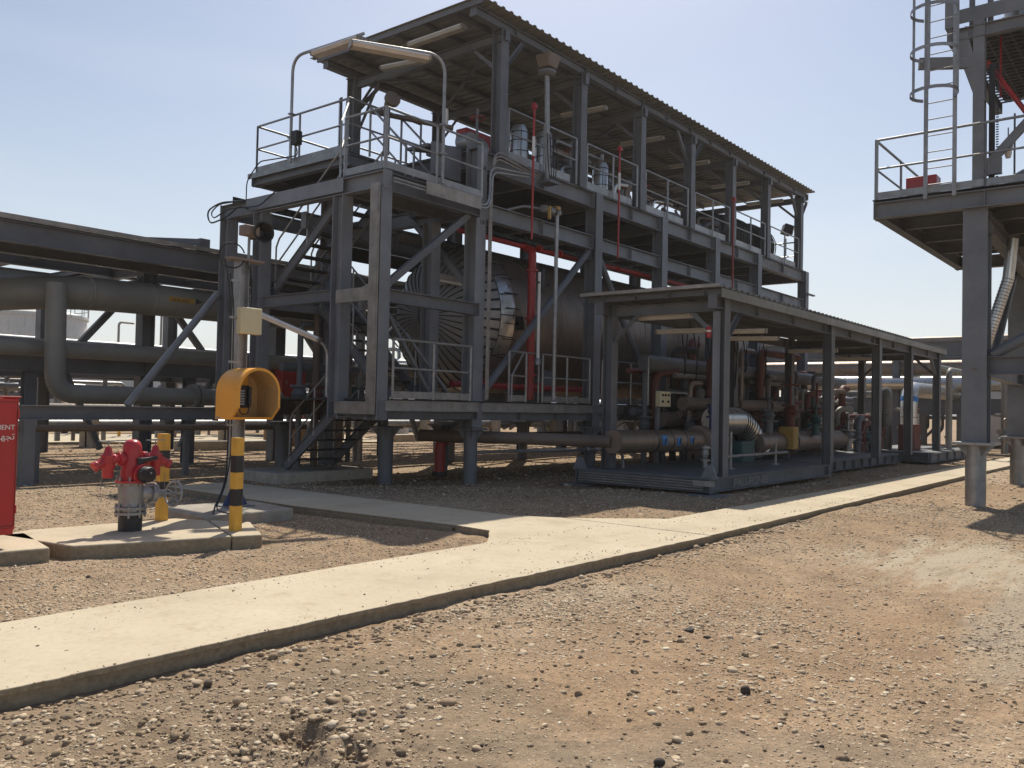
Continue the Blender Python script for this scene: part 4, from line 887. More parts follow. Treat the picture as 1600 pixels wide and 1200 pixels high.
# ---------------------------------------------------------------- left: the skid beam, its brace, low pipe
f = thing('outrigger_frame', 'long low grey steel beam running left from the stair tower with a slanting tube', 'steel frame', (6, 16.3, 1.2))
beam((-2, 16.3, 1.30), (10.3, 16.3, 1.30), .26, .2, 'steel', f, 'ground_beam'); tubeb((8.35, 16.28, 1.45), (10.25, 16.28, 3.85), .075, 'steel2', f)
for x in (1.5, 6.56): MB().box(x-.1, x+.1, 16.2, 16.4, -.1, 1.17).build('foot', 'steel', f)
MB().box(-2, 10.3, 17.9, 17.94, 1.0, 1.02).build('runner', 'deckm', f)
f = thing('low_pipe', 'dark pipe running level under the long ground beam', 'pipe', (6, 16.6, 1)); MB().tube([(-2, 16.75, 1.0), (10.5, 16.75, 1.0), (13, 16.75, 1.0)], .065, 10).build('tube', 'piperust', f)
for x in (6.9, 9.9): MB().box(x-.05, x+.05, 16.7, 16.8, -.05, .94).build('support', 'steel', f)

# ---------------------------------------------------------------- pipe rack
def pipe_rack(lab, x0, x1, y0, y1, cols, zs, s=.3, h=.45, brace=True, mat='steel', grp=None, xdir=True, top=None):
    f = thing('pipe_rack', lab, 'pipe rack', ((x0+x1)/2, (y0+y1)/2, 0), grp)
    zt = zs[-1]
    for x in cols:
        for y in (y0, y1):
            MB().prism((x, y, -.1), (x, y, zt), Iprof(s, s, .02, .014), (1, 0, 0)).build('column', mat, f)
        for z in zs: beam((x, y0-.3, z-h*.2), (x, y1+.3, z-h*.2), h*.7, .2, mat, f, 'cross_beam')
    for z in zs:
        for y in (y0, y1): beam((x0, y-.17, z), (x1, y-.17, z), h, .22, mat, f)
    if brace:
        for a in cols:
            for sg in (-1, 1): MB().prism((a+sg*1.85, y0, zs[0]+.1), (a+sg*.1, y0, zs[0]+2.15), Bprof(.14, .13)).build('brace', mat, f); MB().prism((a+sg*1.9, y0, zs[0]-.1), (a+sg*1.0-sg*.0, y0, .4), Bprof(.12, .12)).build('brace', mat, f)
            if a > 5: MB().prism((a-2.6, y0, -.1), (a-2.6, y0, zs[0]), Iprof(.24, .24)).build('post', mat, f)
    return f
rk = pipe_rack('long dark pipe rack at the left running behind the stair tower', -8, 34, 19.9, 25.5, [-6, .5, 10.6, 14.4, 21, 28], [2.35, 4.83], s=.32)
beam((-8, 18.35, 4.83), (34, 18.35, 4.83), .42, .22, 'steel', rk); beam((-8, 21.6, 4.9), (34, 21.6, 4.9), .5, .2, 'steel', rk)
MB().prism((-8, 18.22, 5.115), (34, 18.22, 5.115), Bprof(.09, .06)).build('walkway_edge', 'tray', rk)
MB().box(-8, 34, 18.25, 20.2, 5.055, 5.068).build('cable_floor', 'deckm', rk)
for k in range(-4, 17): beam((k*2.0+.6, 18.4, 4.92), (k*2.0+.6, 25.4, 4.92), .22, .12, 'steel', rk, 'cross_beam')
for q in range(5): MB().tube([(-8, 18.9+q*.42, 5.16), (34, 18.9+q*.42, 5.16)], .05+.02*(q % 2), 8).build('cable_run', 'rubber', rk)
mb = MB(); mb.box(11.15, 11.4, 18.5, 18.7, 5.08, 5.42); mb.prism((9.2, 20.4, 5.3), (11.2, 18.6, 5.34), Bprof(.14, .1)); mb.build('end_frame', 'steel', rk)
def pipeline(name, lab, pts, r, mat, fl=(), n=20, fr=None, grp=None, cat='pipe', bands=()):
    f = thing(name, lab, cat, tuple(Vector(pts[0])), grp)
    bl_ = MB().tube(fillet(pts, fr or r*3, 8), r, n).build('barrel', mat, f)
    for (p, d) in fl: MB().lathe(p, d, [(r, -.05), (r*1.35+.03, -.05), (r*1.35+.03, .05), (r, .05)], n).build('flange', mat, bl_)
    for (p, d) in bands: MB().lathe(p, d, [(r, -.012), (r+.012, -.012), (r+.012, .012), (r, .012)], n).build('weld_band', 'tray', bl_)
    return f
fl = pipeline('flare_pipe', 'fat olive flare pipe with a yellow band running level at the left', [(3.5, 24.5, 3.65), (6.3, 20.6, 3.65), (8.4, 18.95, 3.85), (10, 18.95, 3.88), (33, 18.95, 3.9)], .36, 'pipe', fr=1.2, n=28,
   bands=(((8.75, 18.95, 3.86), (1, 0, 0)), ((10.15, 18.95, 3.88), (1, 0, 0)), ((7.3, 19.75, 3.74), (.84, -.54, .04))))
# the yellow band wraps the barrel a little
def wrap_label(x0, x1, cy, cz, r, a0, a1, mat, parent, name='label_band'):
    mb = MB(); n = 8; vs = []
    for x in (x0, x1):
        for i in range(n+1):
            a = a0+(a1-a0)*i/n; vs.append((x, cy-math.cos(a)*(r+.004), cz+math.sin(a)*(r+.004)))
    mb.add(vs, [(i, i+n+1, i+n+2, i+1) for i in range(n)]); return mb.build(name, mat, parent)
wrap_label(10.45, 11.1, 18.95, 3.89, .36, -.12, .2, 'ylabel', fl)
text('label_text', 'LP FLARE', .105, (10.52, 18.95-.368, 3.86), (1, 0, 0), (0, 0, 1), 'dletter', fl)
MB().add([(11.12, 18.575, 3.84), (11.12, 18.575, 3.98), (11.3, 18.575, 3.91)], [(0, 2, 1)]).build('flow_arrow', 'dletter', fl)
pipeline('drop_pipe', 'grey pipe dropping from the flare line and turning right at the foot', [(7.95, 18.6, 3.95), (7.95, 18.5, 1.65), (13.5, 18.5, 1.65)], .2, 'pipe', fl=(((11.05, 18.5, 1.65), (1, 0, 0)), ((11.2, 18.5, 1.65), (1, 0, 0))), fr=.45, n=20)
pipeline('rack_pipe', 'straight grey pipe under the flare line with a bright sunlit top', [(-4, 19.2, 2.62), (33, 19.2, 2.62)], .19, 'pipe', bands=(((9.5, 19.2, 2.62), (1, 0, 0)),), n=20)
for k, (y, z, r, lab) in enumerate(((21.0, 2.75, .16, 'nearest pipe lying on the lower tier inside the left rack'), (22.0, 2.72, .12, 'second pipe lying on the lower tier inside the left rack'), (23.2, 2.8, .22, 'thick pipe lying on the lower tier inside the left rack'),
                     (21.2, 5.26, .14, 'thin pipe on top of the left rack'), (24.6, 2.75, .15, 'farthest pipe on the lower tier inside the left rack'))):
    pipeline('rack_pipe', lab, [(-6, y, z), (33, y, z)], r, ['pipe', 'galv', 'clad', 'pipe', 'dclad'][k], n=14, grp='pipes carried by the left rack')

# ---------------------------------------------------------------- foreground: plinths, hydrant, striped posts, cabinet, telephone pole
def block(name, pts, z0, z1, lab, mat='conc', bevel=.015, cat='concrete block', seed=3, grp=None):
    pp = edge_line(pts+[pts[0]], .006, .22, seed)[:-1]
    o = MB().quad(pp, z0, z1).build(name, mat, None, bevel); tag(o, lab, cat, grp); return o
block('concrete_slab', [(3.95, 8.68), (5.40, 8.18), (5.90, 9.45), (5.72, 9.86), (4.1, 10.05), (3.72, 9.9)], -.15, .13, 'pale low concrete slab carrying the hydrant', 'path', .02)
block('concrete_slab', [(5.415, 8.175), (5.72, 8.07), (6.2, 9.0), (5.97, 9.42), (5.91, 9.44)], -.15, .128, 'small slab end joined beside the hydrant slab under the front striped post', 'path', .02)
block('concrete_plinth', [(2.2, 8.95), (3.76, 8.74), (3.98, 9.85), (2.4, 10.1)], -.15, .13, 'concrete plinth under the red cabinet at the left edge', 'path', .02)
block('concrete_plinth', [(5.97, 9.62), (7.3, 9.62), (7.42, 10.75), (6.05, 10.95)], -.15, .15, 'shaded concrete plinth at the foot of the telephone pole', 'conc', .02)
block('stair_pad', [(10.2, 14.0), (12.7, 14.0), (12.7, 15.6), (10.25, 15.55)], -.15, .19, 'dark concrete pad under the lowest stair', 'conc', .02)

H = Vector((4.84, 9.28, .13))
hy = thing('fire_hydrant', 'red fire hydrant on a grey valve body standing on the pale slab', 'fire hydrant', tuple(H))
def hl(prof, axis=(0, 0, 1), o=(0, 0, 0), n=24, name='part', mat='redhy', par=None):
    return MB().lathe(H+Vector(o), axis, prof, n).build(name, mat, par or hy)
hl([(.125, -.02), (.125, .20), (.13, .205)], name='base_pipe', mat='black')
mb = MB()
mb.lathe(H, (0, 0, 1), [(.12, .20), (.165, .205), (.165, .235), (.13, .24), (.13, .265), (.165, .27), (.165, .30), (.135, .31), (.125, .36), (.135, .44), (.135, .52), (.125, .57), (.13, .585), (.165, .59), (.165, .60)], 28)
for k in range(8):
    a = k*math.pi/4+.2; c = H+Vector((.148*math.cos(a), .148*math.sin(a), 0)); mb.lathe(c+Vector((0, 0, .17)), (0, 0, 1), [(.013, 0), (.013, .17)], 6); mb.lathe(c+Vector((0, 0, .56)), (0, 0, 1), [(.013, 0), (.013, .12)], 6)
gv = mb.build('valve_body', 'galv', hy)
na = Vector((1, .03, -.10)).normalized(); O = H+Vector((0, 0, .47))
mb = MB(); mb.lathe(O, na, [(.10, .05), (.10, .20), (.13, .21), (.13, .24), (.135, .245), (.13, .27), (.07, .30), (.05, .36), (.055, .40), (.02, .41), (.016, .60)], 20)
for k in range(6):
    a = k*math.pi/3; s_ = na.cross(Z3).normalized(); t_ = s_.cross(na); c = O+(s_*math.cos(a)+t_*math.sin(a))*.112; mb.lathe(c, na, [(.012, .19), (.012, .29)], 6)
mb.build('bonnet', 'galv', hy)
mb = MB(); wc = O+na*.52; mb.ring(wc, na, .165, .013, 30, 8); s_ = na.cross(Z3).normalized(); t_ = s_.cross(na)
for k in range(5):
    a = k*2*math.pi/5+.3; mb.tube([wc+na*.03, wc+(s_*math.cos(a)+t_*math.sin(a))*.16], .008, 6)
mb.lathe(wc-na*.02, na, [(.03, 0), (.03, .06), (.012, .07)], 12); mb.build('handwheel', 'galv', hy)
hl([(.165, .602), (.168, .605), (.168, .628), (.125, .632), (.122, .66), (.108, .85), (.100, 1.02), (.095, 1.07), (.078, 1.11), (.045, 1.135), (.001, 1.142)], name='barrel', n=32)
# side outlets with valves
for sg in (-1, 1):
    d = Vector((sg, 0, 0)); z = .90
    mb = MB(); mb.lathe(H+Vector((0, 0, z)), d, [(.06, .05), (.06, .11), (.085, .115), (.085, .135), (.088, .14), (.085, .16), (.055, .17), (.05, .19), (.07, .21), (.07, .30), (.055, .33)], 18)
    vc = H+d*.27+Vector((0, 0, z))
    mb.lathe(vc+Vector((0, 0, .13)), (0, 0, -1), [(.02, -.03), (.035, 0), (.045, .05), (.075, .08), (.075, .22), (.058, .25), (.058, .34), (.05, .36)], 18)
    tip = (d+Vector((0, -.15, -.65))).normalized()
    mb.lathe(vc+d*.02, tip, [(.05, 0), (.05, .12), (.058, .125), (.058, .17), (.03, .18)], 16)
    for k in range(3):
        a = k*2.09; mb.tube([vc+d*.02+tip*.16, vc+d*.02+tip*.155+Vector((0, math.cos(a), math.sin(a)))*.068], .011, 6)
    nz = mb.build('outlet_valve', 'redhy', hy)
    mb = MB(); mb.tube([vc+Vector((0, 0, .14)), vc+Vector((0, 0, .23))], .008, 6); mb.box(vc.x-.11, vc.x+.11, vc.y-.012, vc.y+.012, vc.z+.22, vc.z+.232); mb.build('valve_key', 'galv', nz)
    MB().tube([vc+d*.09+Vector((0, -.05, -.2)), vc+d*.10+Vector((0, -.05, -.42)), vc+d*.08+Vector((0, -.06, -.5))], .003, 5).build('chain', 'galv', nz)
fo = Vector((.30, -.95, -.05)).normalized(); fz = H+Vector((0, 0, .72))
mb = MB(); mb.lathe(fz, fo, [(.08, .02), (.08, .10), (.125, .105), (.125, .128), (.10, .13), (.10, .145), (.125, .15), (.125, .17), (.08, .175)], 28); mb.build('pumper_nozzle', 'redhy', hy)
mb = MB(); mb.lathe(fz, fo, [(.08, .17), (.098, .18), (.102, .19), (.098, .2), (.098, .25), (.09, .262), (.035, .266), (.025, .29), (.01, .292)], 28)
for k in range(4):
    a = k*math.pi/2+.4; s_ = fo.cross(Z3).normalized(); t_ = s_.cross(fo); c = fz+fo*.215+(s_*math.cos(a)+t_*math.sin(a))*.10; mb.lathe(c, fo, [(.013, -.02), (.013, .03)], 6)
mb.build('pumper_cap', 'black', hy)
mb = MB(); q = fz+fo*.16+Vector((0, 0, .13)); mb.add([q+Vector(v) for v in ((-.06, 0, 0), (.20, .04, .045), (.19, .04, .09), (.08, .02, .075), (-.06, 0, .07), (-.06, .03, 0), (.20, .07, .045), (.19, .07, .09), (.08, .05, .075), (-.06, .03, .07))],
    [(0, 1, 2, 3, 4), (9, 8, 7, 6, 5), (0, 5, 6, 1), (1, 6, 7, 2), (2, 7, 8, 3), (3, 8, 9, 4), (4, 9, 5, 0)]); mb.box(q.x-.05, q.x+.01, q.y+.005, q.y+.03, q.z-.12, q.z+.02); mb.build('lug_plate', 'black', hy, .006)

hy.scale = (1, 1, .885)
def striped_post(x, y, w, rot, lab):
    f = thing('striped_post', lab, 'bollard', (x, y, .13), 'yellow and black guard posts')
    mb = MB(); z = .12; hs = [.29, .19, .185, .19, .20]; ca, sa = math.cos(rot), math.sin(rot); w2, d2 = w/2, w/2*.9
    c4 = [(x+a*ca-b*sa, y+a*sa+b*ca) for a, b in ((-w2, -d2), (w2, -d2), (w2, d2), (-w2, d2))]
    for k, h in enumerate(hs):
        mb.cur = k % 2; last = k == len(hs)-1; vs = [(a, b, z) for a, b in c4]+[(a, b, z+h) for a, b in c4]
        fs = [(0, 1, 5, 4), (1, 2, 6, 5), (2, 3, 7, 6), (3, 0, 4, 7)]+([(4, 5, 6, 7)] if last else [])
        mb.add(vs, fs); z += h
    mb.build('post', ['yellow', 'black'], f); return f
striped_post(5.66, 8.50, .105, .12, 'yellow and black striped post standing in front of the telephone pole')
striped_post(5.50, 9.80, .115, -.05, 'yellow and black striped post standing right behind the red hydrant')

cb = thing('fire_equipment_cabinet', 'tall red equipment cabinet with white lettering at the left edge', 'cabinet', (2.9, 9.15, .13))
MB().box(2.15, 3.52, 8.95, 9.42, .30, 1.575).build('body', 'redcab', cb, .012)
MB().box(2.18, 3.535, 8.935, 9.43, 1.576, 1.592).build('lid', 'redcab', cb, .004)
MB().box(2.2, 3.40, 9.0, 9.38, .12, .299).build('stand', 'steel', cb)
MB().box(2.15, 3.50, 8.943, 8.9495, .262, .32).build('bottom_lip', 'redcab', cb)
mb = MB(); mb.box(2.2, 3.50, 8.9435, 8.9498, .34, .346); mb.box(2.2, 3.50, 8.9435, 8.9498, 1.53, 1.535); mb.box(3.503, 3.507, 8.9435, 8.9498, .34, 1.535); mb.build('door_seam', 'darkred', cb)
for z in (.5, 1.42): MB().box(3.508, 3.522, 8.935, 8.9498, z-.04, z+.04).build('hinge', 'redcab', cb)
text('lettering', 'EQUIPMENT', .066, (3.488, 8.947, 1.27), (1, 0, 0), (0, 0, 1), 'wletter', cb, align='RIGHT', sx=1.0)
try:
    text('arabic_lettering', '\ufef4\ufeec\ufea0\ufe97'[::1], .088, (3.488, 8.947, 1.175), (1, 0, 0), (0, 0, 1), 'wletter', cb, align='RIGHT')
except Exception as e: print('arabic', e)

TP = Vector((6.84, 10.3, .15))
tp = thing('telephone_pole', 'grey steel post holding the orange telephone hood, cream box and horn', 'pole', tuple(TP))
mb = MB(); mb.prism(TP, TP+Vector((0, 0, 3.36)), Iprof(.15, .15, .01, .01), (1, 0, 0)); mb.build('post', 'galv', tp)
MB().box(TP.x-.2, TP.x+.2, TP.y-.18, TP.y+.18, .15, .17).build('base_plate', 'steel', tp)
mb = MB()
for sx_, sy_ in ((1, 0), (-1, 0), (0, 1), (0, -1)):
    a = Vector((sx_, sy_, 0)); b_ = Vector((-sy_, sx_, 0))*.006; mb.add([TP+a*.075+b_+Vector((0, 0, .02)), TP+a*.19+b_+Vector((0, 0, .02)), TP+a*.075+b_+Vector((0, 0, .24)), TP+a*.075-b_+Vector((0, 0, .02)), TP+a*.19-b_+Vector((0, 0, .02)), TP+a*.075-b_+Vector((0, 0, .24))], [(0, 1, 2), (5, 4, 3), (0, 3, 4, 1), (1, 4, 5, 2), (2, 5, 3, 0)])
mb.build('base_gusset', 'navy', tp)
MB().box(TP.x-.22, TP.x+.30, TP.y-.09, TP.y+.09, 3.51, 3.545).build('cap_plate', 'piperust', tp)
MB().box(TP.x-.13, TP.x+.20, TP.y-.22, TP.y-.10, 2.50, 2.86).build('junction_box', 'cream', tp, .012)
mb = MB(); hz = Vector((TP.x+.22, TP.y-.05, 3.92)); hd = Vector((-.2, -.98, 0)).normalized(); mb.lathe(hz, hd, [(.05, -.25), (.07, -.1), (.08, 0), (.14, .16), (.15, .18), (.13, .18), (.05, .05), (.001, .05)], 24); mb.build('horn', 'rubber', tp)
MB().box(hz.x-.28, hz.x-.05, hz.y-.1, hz.y+.06, 3.86, 4.0).build('horn_driver', 'piperust', tp, .01); MB().tube([(hz.x-.15, hz.y, 3.54), (hz.x-.15, hz.y, 3.9)], .02, 8).build('horn_bracket', 'galv', tp)
mb = MB()
mb.ring((TP.x-.22, TP.y-.1, 3.55), (.3, 1, 0), .17, .011, 24, 6, .3, 6.0)
mb.tube(fillet([(TP.x-.33, TP.y-.1, 3.5), (TP.x-.22, TP.y-.1, 3.0), (TP.x-.2, TP.y-.1, 2.0), (TP.x-.2, TP.y-.1, .9), (TP.x-.35, TP.y-.3, .5), (TP.x-.62, TP.y-.5, .24), (TP.x-.72, TP.y-.62, .17)], .25, 6), .012, 6)
mb.tube(fillet([(TP.x-.24, TP.y-.1, 3.3), (TP.x-.17, TP.y-.1, 2.9), (TP.x-.15, TP.y-.1, .8), (TP.x-.4, TP.y-.35, .42), (TP.x-.66, TP.y-.56, .2), (TP.x-.55, TP.y-.78, .16)], .25, 6), .009, 6)
mb.tube(fillet([(TP.x+.1, TP.y-.1, 2.86), (TP.x+.1, TP.y-.1, 3.3), (TP.x+.02, TP.y-.1, 3.5)], .1, 6), .009, 6)
mb.build('cables', 'rubber', tp)
for z in (.8, 1.25, 2.1, 2.7, 3.2): MB().box(TP.x-.23, TP.x-.07, TP.y-.12, TP.y-.09, z, z+.03).build('cable_clip', 'galv', tp)
# hood: arched shell, open towards the walkway, lower front corner cut back
ph = thing('telephone_hood', 'bright orange arched acoustic hood with a black telephone inside', 'telephone hood', (6.78, 10.1, 1.34))
HX0, HX1, HZ0, HZ1, HY0, HY1 = 6.40, 7.05, 1.345, 2.03, 9.64, 10.14
def arch(inset, n=20):
    x0, x1 = HX0+inset, HX1-inset; r = (x1-x0)/2; cx_ = (x0+x1)/2; zc = HZ1-inset-r
    pts = [(x0, HZ0+inset)]+[(cx_-r*math.cos(math.pi*k/n), zc+r*math.sin(math.pi*k/n)*1.0) for k in range(n+1)]+[(x1, HZ0+inset)]
    return pts
def frontY(z): return HY0 + max(0, (HZ0+.16-z))*1.05
A = arch(0); Bq = arch(.035)
ins = []
# add a vertex row where the chamfer starts
def dens(P):
    out = []
    for a, b in zip(P, P[1:]):
        out.append(a)
        if abs(a[0]-b[0]) < 1e-6 and abs(a[1]-b[1]) > .2:
            zc_ = HZ0+.16; out.append((a[0], zc_))
    out.append(P[-1]); return out
A, Bq = dens(A), dens(Bq); n = len(A)
vs = [(x, frontY(z), z) for x, z in A]+[(x, HY1, z) for x, z in A]+[(x, frontY(z), z) for x, z in Bq]+[(x, HY1-.03, z) for x, z in Bq]
fs = []; mb = MB()
mb.add(vs, []); 
def addf(f, m): mb.f.append(f); mb.mi.append(m)
for i in range(n-1):
    addf((i, i+1, n+i+1, n+i), 0); addf((2*n+i, 3*n+i, 3*n+i+1, 2*n+i+1), 1); addf((i, 2*n+i, 2*n+i+1, i+1), 0)
addf(tuple(range(n, 2*n)), 0); addf(tuple(range(4*n-1, 3*n-1, -1)), 1)
addf((0, n, 2*n-1, n-1), 0); addf((2*n, 3*n-1, 4*n-1, 3*n), 1); addf((0, n-1, 3*n-1, 2*n), 0)
sh = mb.build('shell', ['hood', 'hoodin'], ph)
MB().box(HX0-.003, HX0-.001, 10.03, 10.12, HZ0+.015, HZ0+.035).build('maker_plate', 'galv', ph)
MB().box(HX0+.22, HX1-.2, HY1-.038, HY1-.0305, HZ0+.05, HZ0+.6).build('back_panel', 'hood', ph)
t = thing('telephone', 'black wall telephone with handset and cord inside the orange hood', 'telephone', (6.6, 10.12, 1.45))
MB().box(6.60, 6.79, 9.95, 10.10, 1.50, 1.80).build('body', 'rubber', t, .015)
MB().prism((6.765, 9.925, 1.52), (6.765, 9.925, 1.78), Bprof(.05, .045), (0, 1, 0)).build('handset', 'black', t, .012)
mb = MB()
for k in range(6): mb.box(6.625, 6.70, 9.938, 9.95, 1.54+k*.035, 1.56+k*.035)
mb.build('keypad', 'galv', t)
MB().tube(fillet([(6.765, 9.92, 1.52), (6.75, 9.92, 1.42), (6.68, 9.98, 1.41), (6.66, 10.0, 1.5)], .05, 5), .008, 6).build('cord', 'rubber', t)
MB().box(6.58, 6.70, 10.09, 10.10, 1.83, 1.92).build('notice_card', 'white', t)
mb = MB(); mb.box(6.7, 6.9, 10.142, 10.22, 1.5, 1.9); mb.build('mounting_bracket', 'steel', ph)
for k in range(2):
    o = MB().tube(fillet([(6.35+.2*k, 11.6-.3*k, .03), (7.1, 12.3-.35*k, .035), (7.7, 12.9-.5*k, .05)], .3), .012, 6).build('loose_hose', 'galv', None); tag(o, ['thin pale hose lying behind the hydrant handwheel', 'second thin pale hose lying nearer the pole behind the handwheel'][k], 'hose', 'hoses on the ground')

# ---------------------------------------------------------------- low shelter over the metering skid
sh_ = thing('low_shelter', 'low open steel shelter with ribbed roof in front of the module', 'shelter', (22, 8.6, 0))
SY0, SY1 = 7.2, 9.72; SX = [15.4, 21.45, 25.5, 28.9, 32.6]
for x in SX:
    for y in (SY0, SY1): MB().prism((x, y, .34), (x, y, 3.82), Iprof(.22, .24, .014, .01), (0, 1, 0)).build('column', 'steel', sh_)
for y in (SY0, SY1): beam((14.95, y, 3.66), (33.0, y, 3.66), .24, .16, 'steel', sh_, stiff=8)
for x in SX: beam((x, SY0+.08, 3.62), (x, SY1-.08, 3.62), .2, .14, 'steel', sh_)
beam((14.98, 7.0, 3.83), (14.98, 10.0, 3.83), .10, .08, 'steel', sh_)
for k in range(4): MB().prism((14.85, 7.35+k*.75, 3.84), (33.0, 7.35+k*.75, 3.84), Cprof(.11, .05, .006)).build('purlin', 'steel', sh_)
corrugated(MB(), 14.78, 33.1, 6.98, 10.08, 3.905, .27, .045).build('ribbed_roof', 'roofm', sh_)
MB().box(14.755, 14.779, 6.98, 10.08, 3.90, 3.965).build('roof_edge_trim', 'tray', sh_)
MB().box(14.9, 33.05, 6.982, 6.995, 3.72, 3.89).build('eave_fascia', 'roofm', sh_)
for i, x in enumerate(SX):
    if i in (0, 4):
        angleb((x, SY0+.1, 2.95), (x, SY0+.75, 3.55), .09, 'steel', sh_); angleb((x, SY1-.1, 2.95), (x, SY1-.75, 3.55), .09, 'steel', sh_)
    if i in (0, 4): angleb((x+(.1 if i == 0 else -.1), SY0, 2.95), (x+(.75 if i == 0 else -.75), SY0, 3.55), .09, 'steel', sh_)
mb = MB(); mb.box(15.24, 15.27, SY0-.02, SY0+.12, .4, 3.5); 
for k in range(70): mb.box(15.225, 15.24, SY0, SY0+.02, .45+k*.043, .47+k*.043)
mb.build('cable_tray', 'steel2', sh_)
for k, (x, y, z, d, lab) in enumerate(((15.65, 9.2, 3.50, (0, -1, 0), 'strip lamp right behind the near edge of the low shelter roof'), (16.6, 9.3, 3.30, (.1, -1, 0), 'second strip lamp under the low shelter by the alarm beacon'),
      (17.6, 8.6, 3.35, (.2, -1, 0), 'third strip lamp just right of the near shelter column'), (19.0, 8.9, 3.32, (.4, -1, 0), 'fourth strip lamp hanging mid way under the low shelter'), (23.5, 9.0, 3.3, (.1, -1, 0), 'fifth strip lamp between the shelter columns'), (27.3, 9.0, 3.3, (.1, -1, 0), 'last strip lamp far under the low shelter'))):
    lamp(lab, (x, y, z), d, 1.3, .17)
bs = thing('metering_skid', 'dark steel skid base with lifting lugs and worn lettering under the shelter', 'skid', (18, 8.6, 0))
BX0, BX1, BY0, BY1 = 14.8, 21.3, 7.08, 10.08
beam((BX0, BY0, .2), (BX0, BY1, .2), .26, .16, 'steel', bs); beam((BX1, BY0, .2), (BX1, BY1, .2), .26, .16, 'steel', bs)
for y in (BY0+.08, BY1-.08): beam((BX0+.09, y, .2), (BX1-.09, y, .2), .26, .16, 'steel', bs)
MB().box(BX0-.05, BX1, BY0+.02, BY1-.02, .333, .345).build('deck_plate', 'steel', bs)
mb = MB()
for z in (.12, .17, .22, .27): mb.tube([(BX0-.12, BY0+.12, z), (BX0-.12, BY1-.1, z+.01)], .014, 6)
mb.build('cables', 'tray', bs)
for y in (BY0+.05, BY1-.05):
    mb = MB(); P = []
    for k in range(9):
        a = math.pi*k/8; P.append((y+.09*math.cos(a), .50+.09*math.sin(a)))
    P = [(y+.17, .33)]+P+[(y-.17, .33)]; m_ = len(P)
    mb.add([(BX0-.03, a, b) for a, b in P]+[(BX0+.02, a, b) for a, b in P], [tuple(range(m_)), tuple(range(2*m_-1, m_-1, -1))]+[(i, m_+i, m_+(i+1) % m_, (i+1) % m_) for i in range(m_)])
    mb.lathe((BX0-.035, y, .50), (1, 0, 0), [(.045, 0), (.045, .06)], 12); mb.build('lifting_lug', 'steel2', bs)
    MB().box(BX0-.3, BX0+.22, y-.32, y+.32, .015, .035).build('foot_plate', 'steel2', bs)
MB().box(BX0-.14, BX0-.1, BY0-.1, BY0+.32, .19, .29).build('corner_wrap', 'tray', bs)
text('worn_lettering', 'PAU-FCP-03', .25, (15.75, BY0-.003, .11), (1, 0, 0), (0, 0, 1), 'letter', bs, sx=1.3)
b2 = thing('metering_skid', 'second low skid base behind the shelter column farther right', 'skid', (25, 8.9, 0))
for y in (7.6, 10.2): beam((21.6, y, .2), (29.3, y, .2), .26, .16, 'steel', b2, stiff=9)
for x in (21.6, 25.4, 29.3): beam((x, 7.6, .2), (x, 10.2, .2), .24, .14, 'steel', b2)
MB().box(21.6, 29.3, 7.6, 10.2, .333, .345).build('deck_plate', 'steel', b2)
b3 = thing('metering_skid', 'far skid base carrying the looped pipes', 'skid', (33, 8, 0))
for y in (6.9, 9.6): beam((30.2, y, .2), (37.5, y, .2), .3, .16, 'steel', b3, stiff=5)
for x in (30.2, 33.8, 37.5): beam((x, 6.9, .2), (x, 9.6, .2), .28, .14, 'steel', b3)
MB().box(30.2, 37.5, 6.9, 9.6, .353, .365).build('deck_plate', 'steel', b3)

mp_ = thing('metering_pipe', 'large clad pipe with blue stickers lying across the skid', 'pipe', (18, 9.1, .9))
MB().tube(fillet([(13.2, 13.1, .93), (14.1, 11.2, .93), (14.95, 9.4, .92)], .6, 8), .13, 16).build('feed_pipe', 'piperust', mp_); bar = MB().tube([(14.9, 9.32, .92), (18.2, 9.1, .9)], .24, 24).build('barrel', 'dclad', mp_)
MB().lathe((18.2, 9.1, .9), (1, 0, 0), [(.24, 0), (.34, .01), (.34, .09), (.30, .1), (.30, .16), (.34, .17), (.34, .25), (.26, .26), (.26, 1.2)], 28).build('flange', 'dclad', mp_)
for k, x in enumerate((16.35, 16.95, 17.5)):
    b0 = MB(); n_ = 6; yy = 9.35-(x-14.2)/4*.25; vs = []
    for xx in (x, x+(.30, .24, .17)[k]):
        for i in range(n_+1):
            a = (-.30, -.42, -.25)[k]+(.85, .72, .6)[k]*i/n_; vs.append((xx, yy-math.cos(a)*.247, .91+math.sin(a)*.247))
    b0.add(vs, [(i, i+n_+1, i+n_+2, i+1) for i in range(n_)]); b0.build('sticker', 'blue', bar)
    MB().prism((x+.10, yy-.262, .86), (x+.15, yy-.262, .97), Bprof(.03, .012)).build('sticker_mark', 'black', bar)
    MB().lathe((x-.1, yy+.01, .905), (1, 0, 0), [(.24, -.01), (.247, -.01), (.247, .01), (.24, .01)], 24).build('strap', 'black', bar)
el = thing('insulated_elbow', 'big segmented silver pipe elbow inside the shelter', 'pipe', (20.8, 9.2, .9))
pts = fillet([(19.3, 9.2, 1.35), (20.9, 9.2, 1.35), (21.5, 9.0, .55)], .7, 7)
MB().tube(pts, .34, 24).build('bend', 'clad', el)
mb = MB()
for a, b in list(zip(pts, pts[1:]))[1:]: mb.ring(b, (b-a), .343, .012, 24, 5)
mb.build('seam', 'black', el)
pipeline('skid_pipe', 'ochre clad pipe run in the middle of the shelter', [(21.0, 8.9, .78), (27.8, 8.9, .78)], .27, 'dclad', fl=(((23.0, 8.9, .78), (1, 0, 0)), ((23.2, 8.9, .78), (1, 0, 0)), ((25.6, 8.9, .78), (1, 0, 0))), n=24, grp='pipes on the skids')
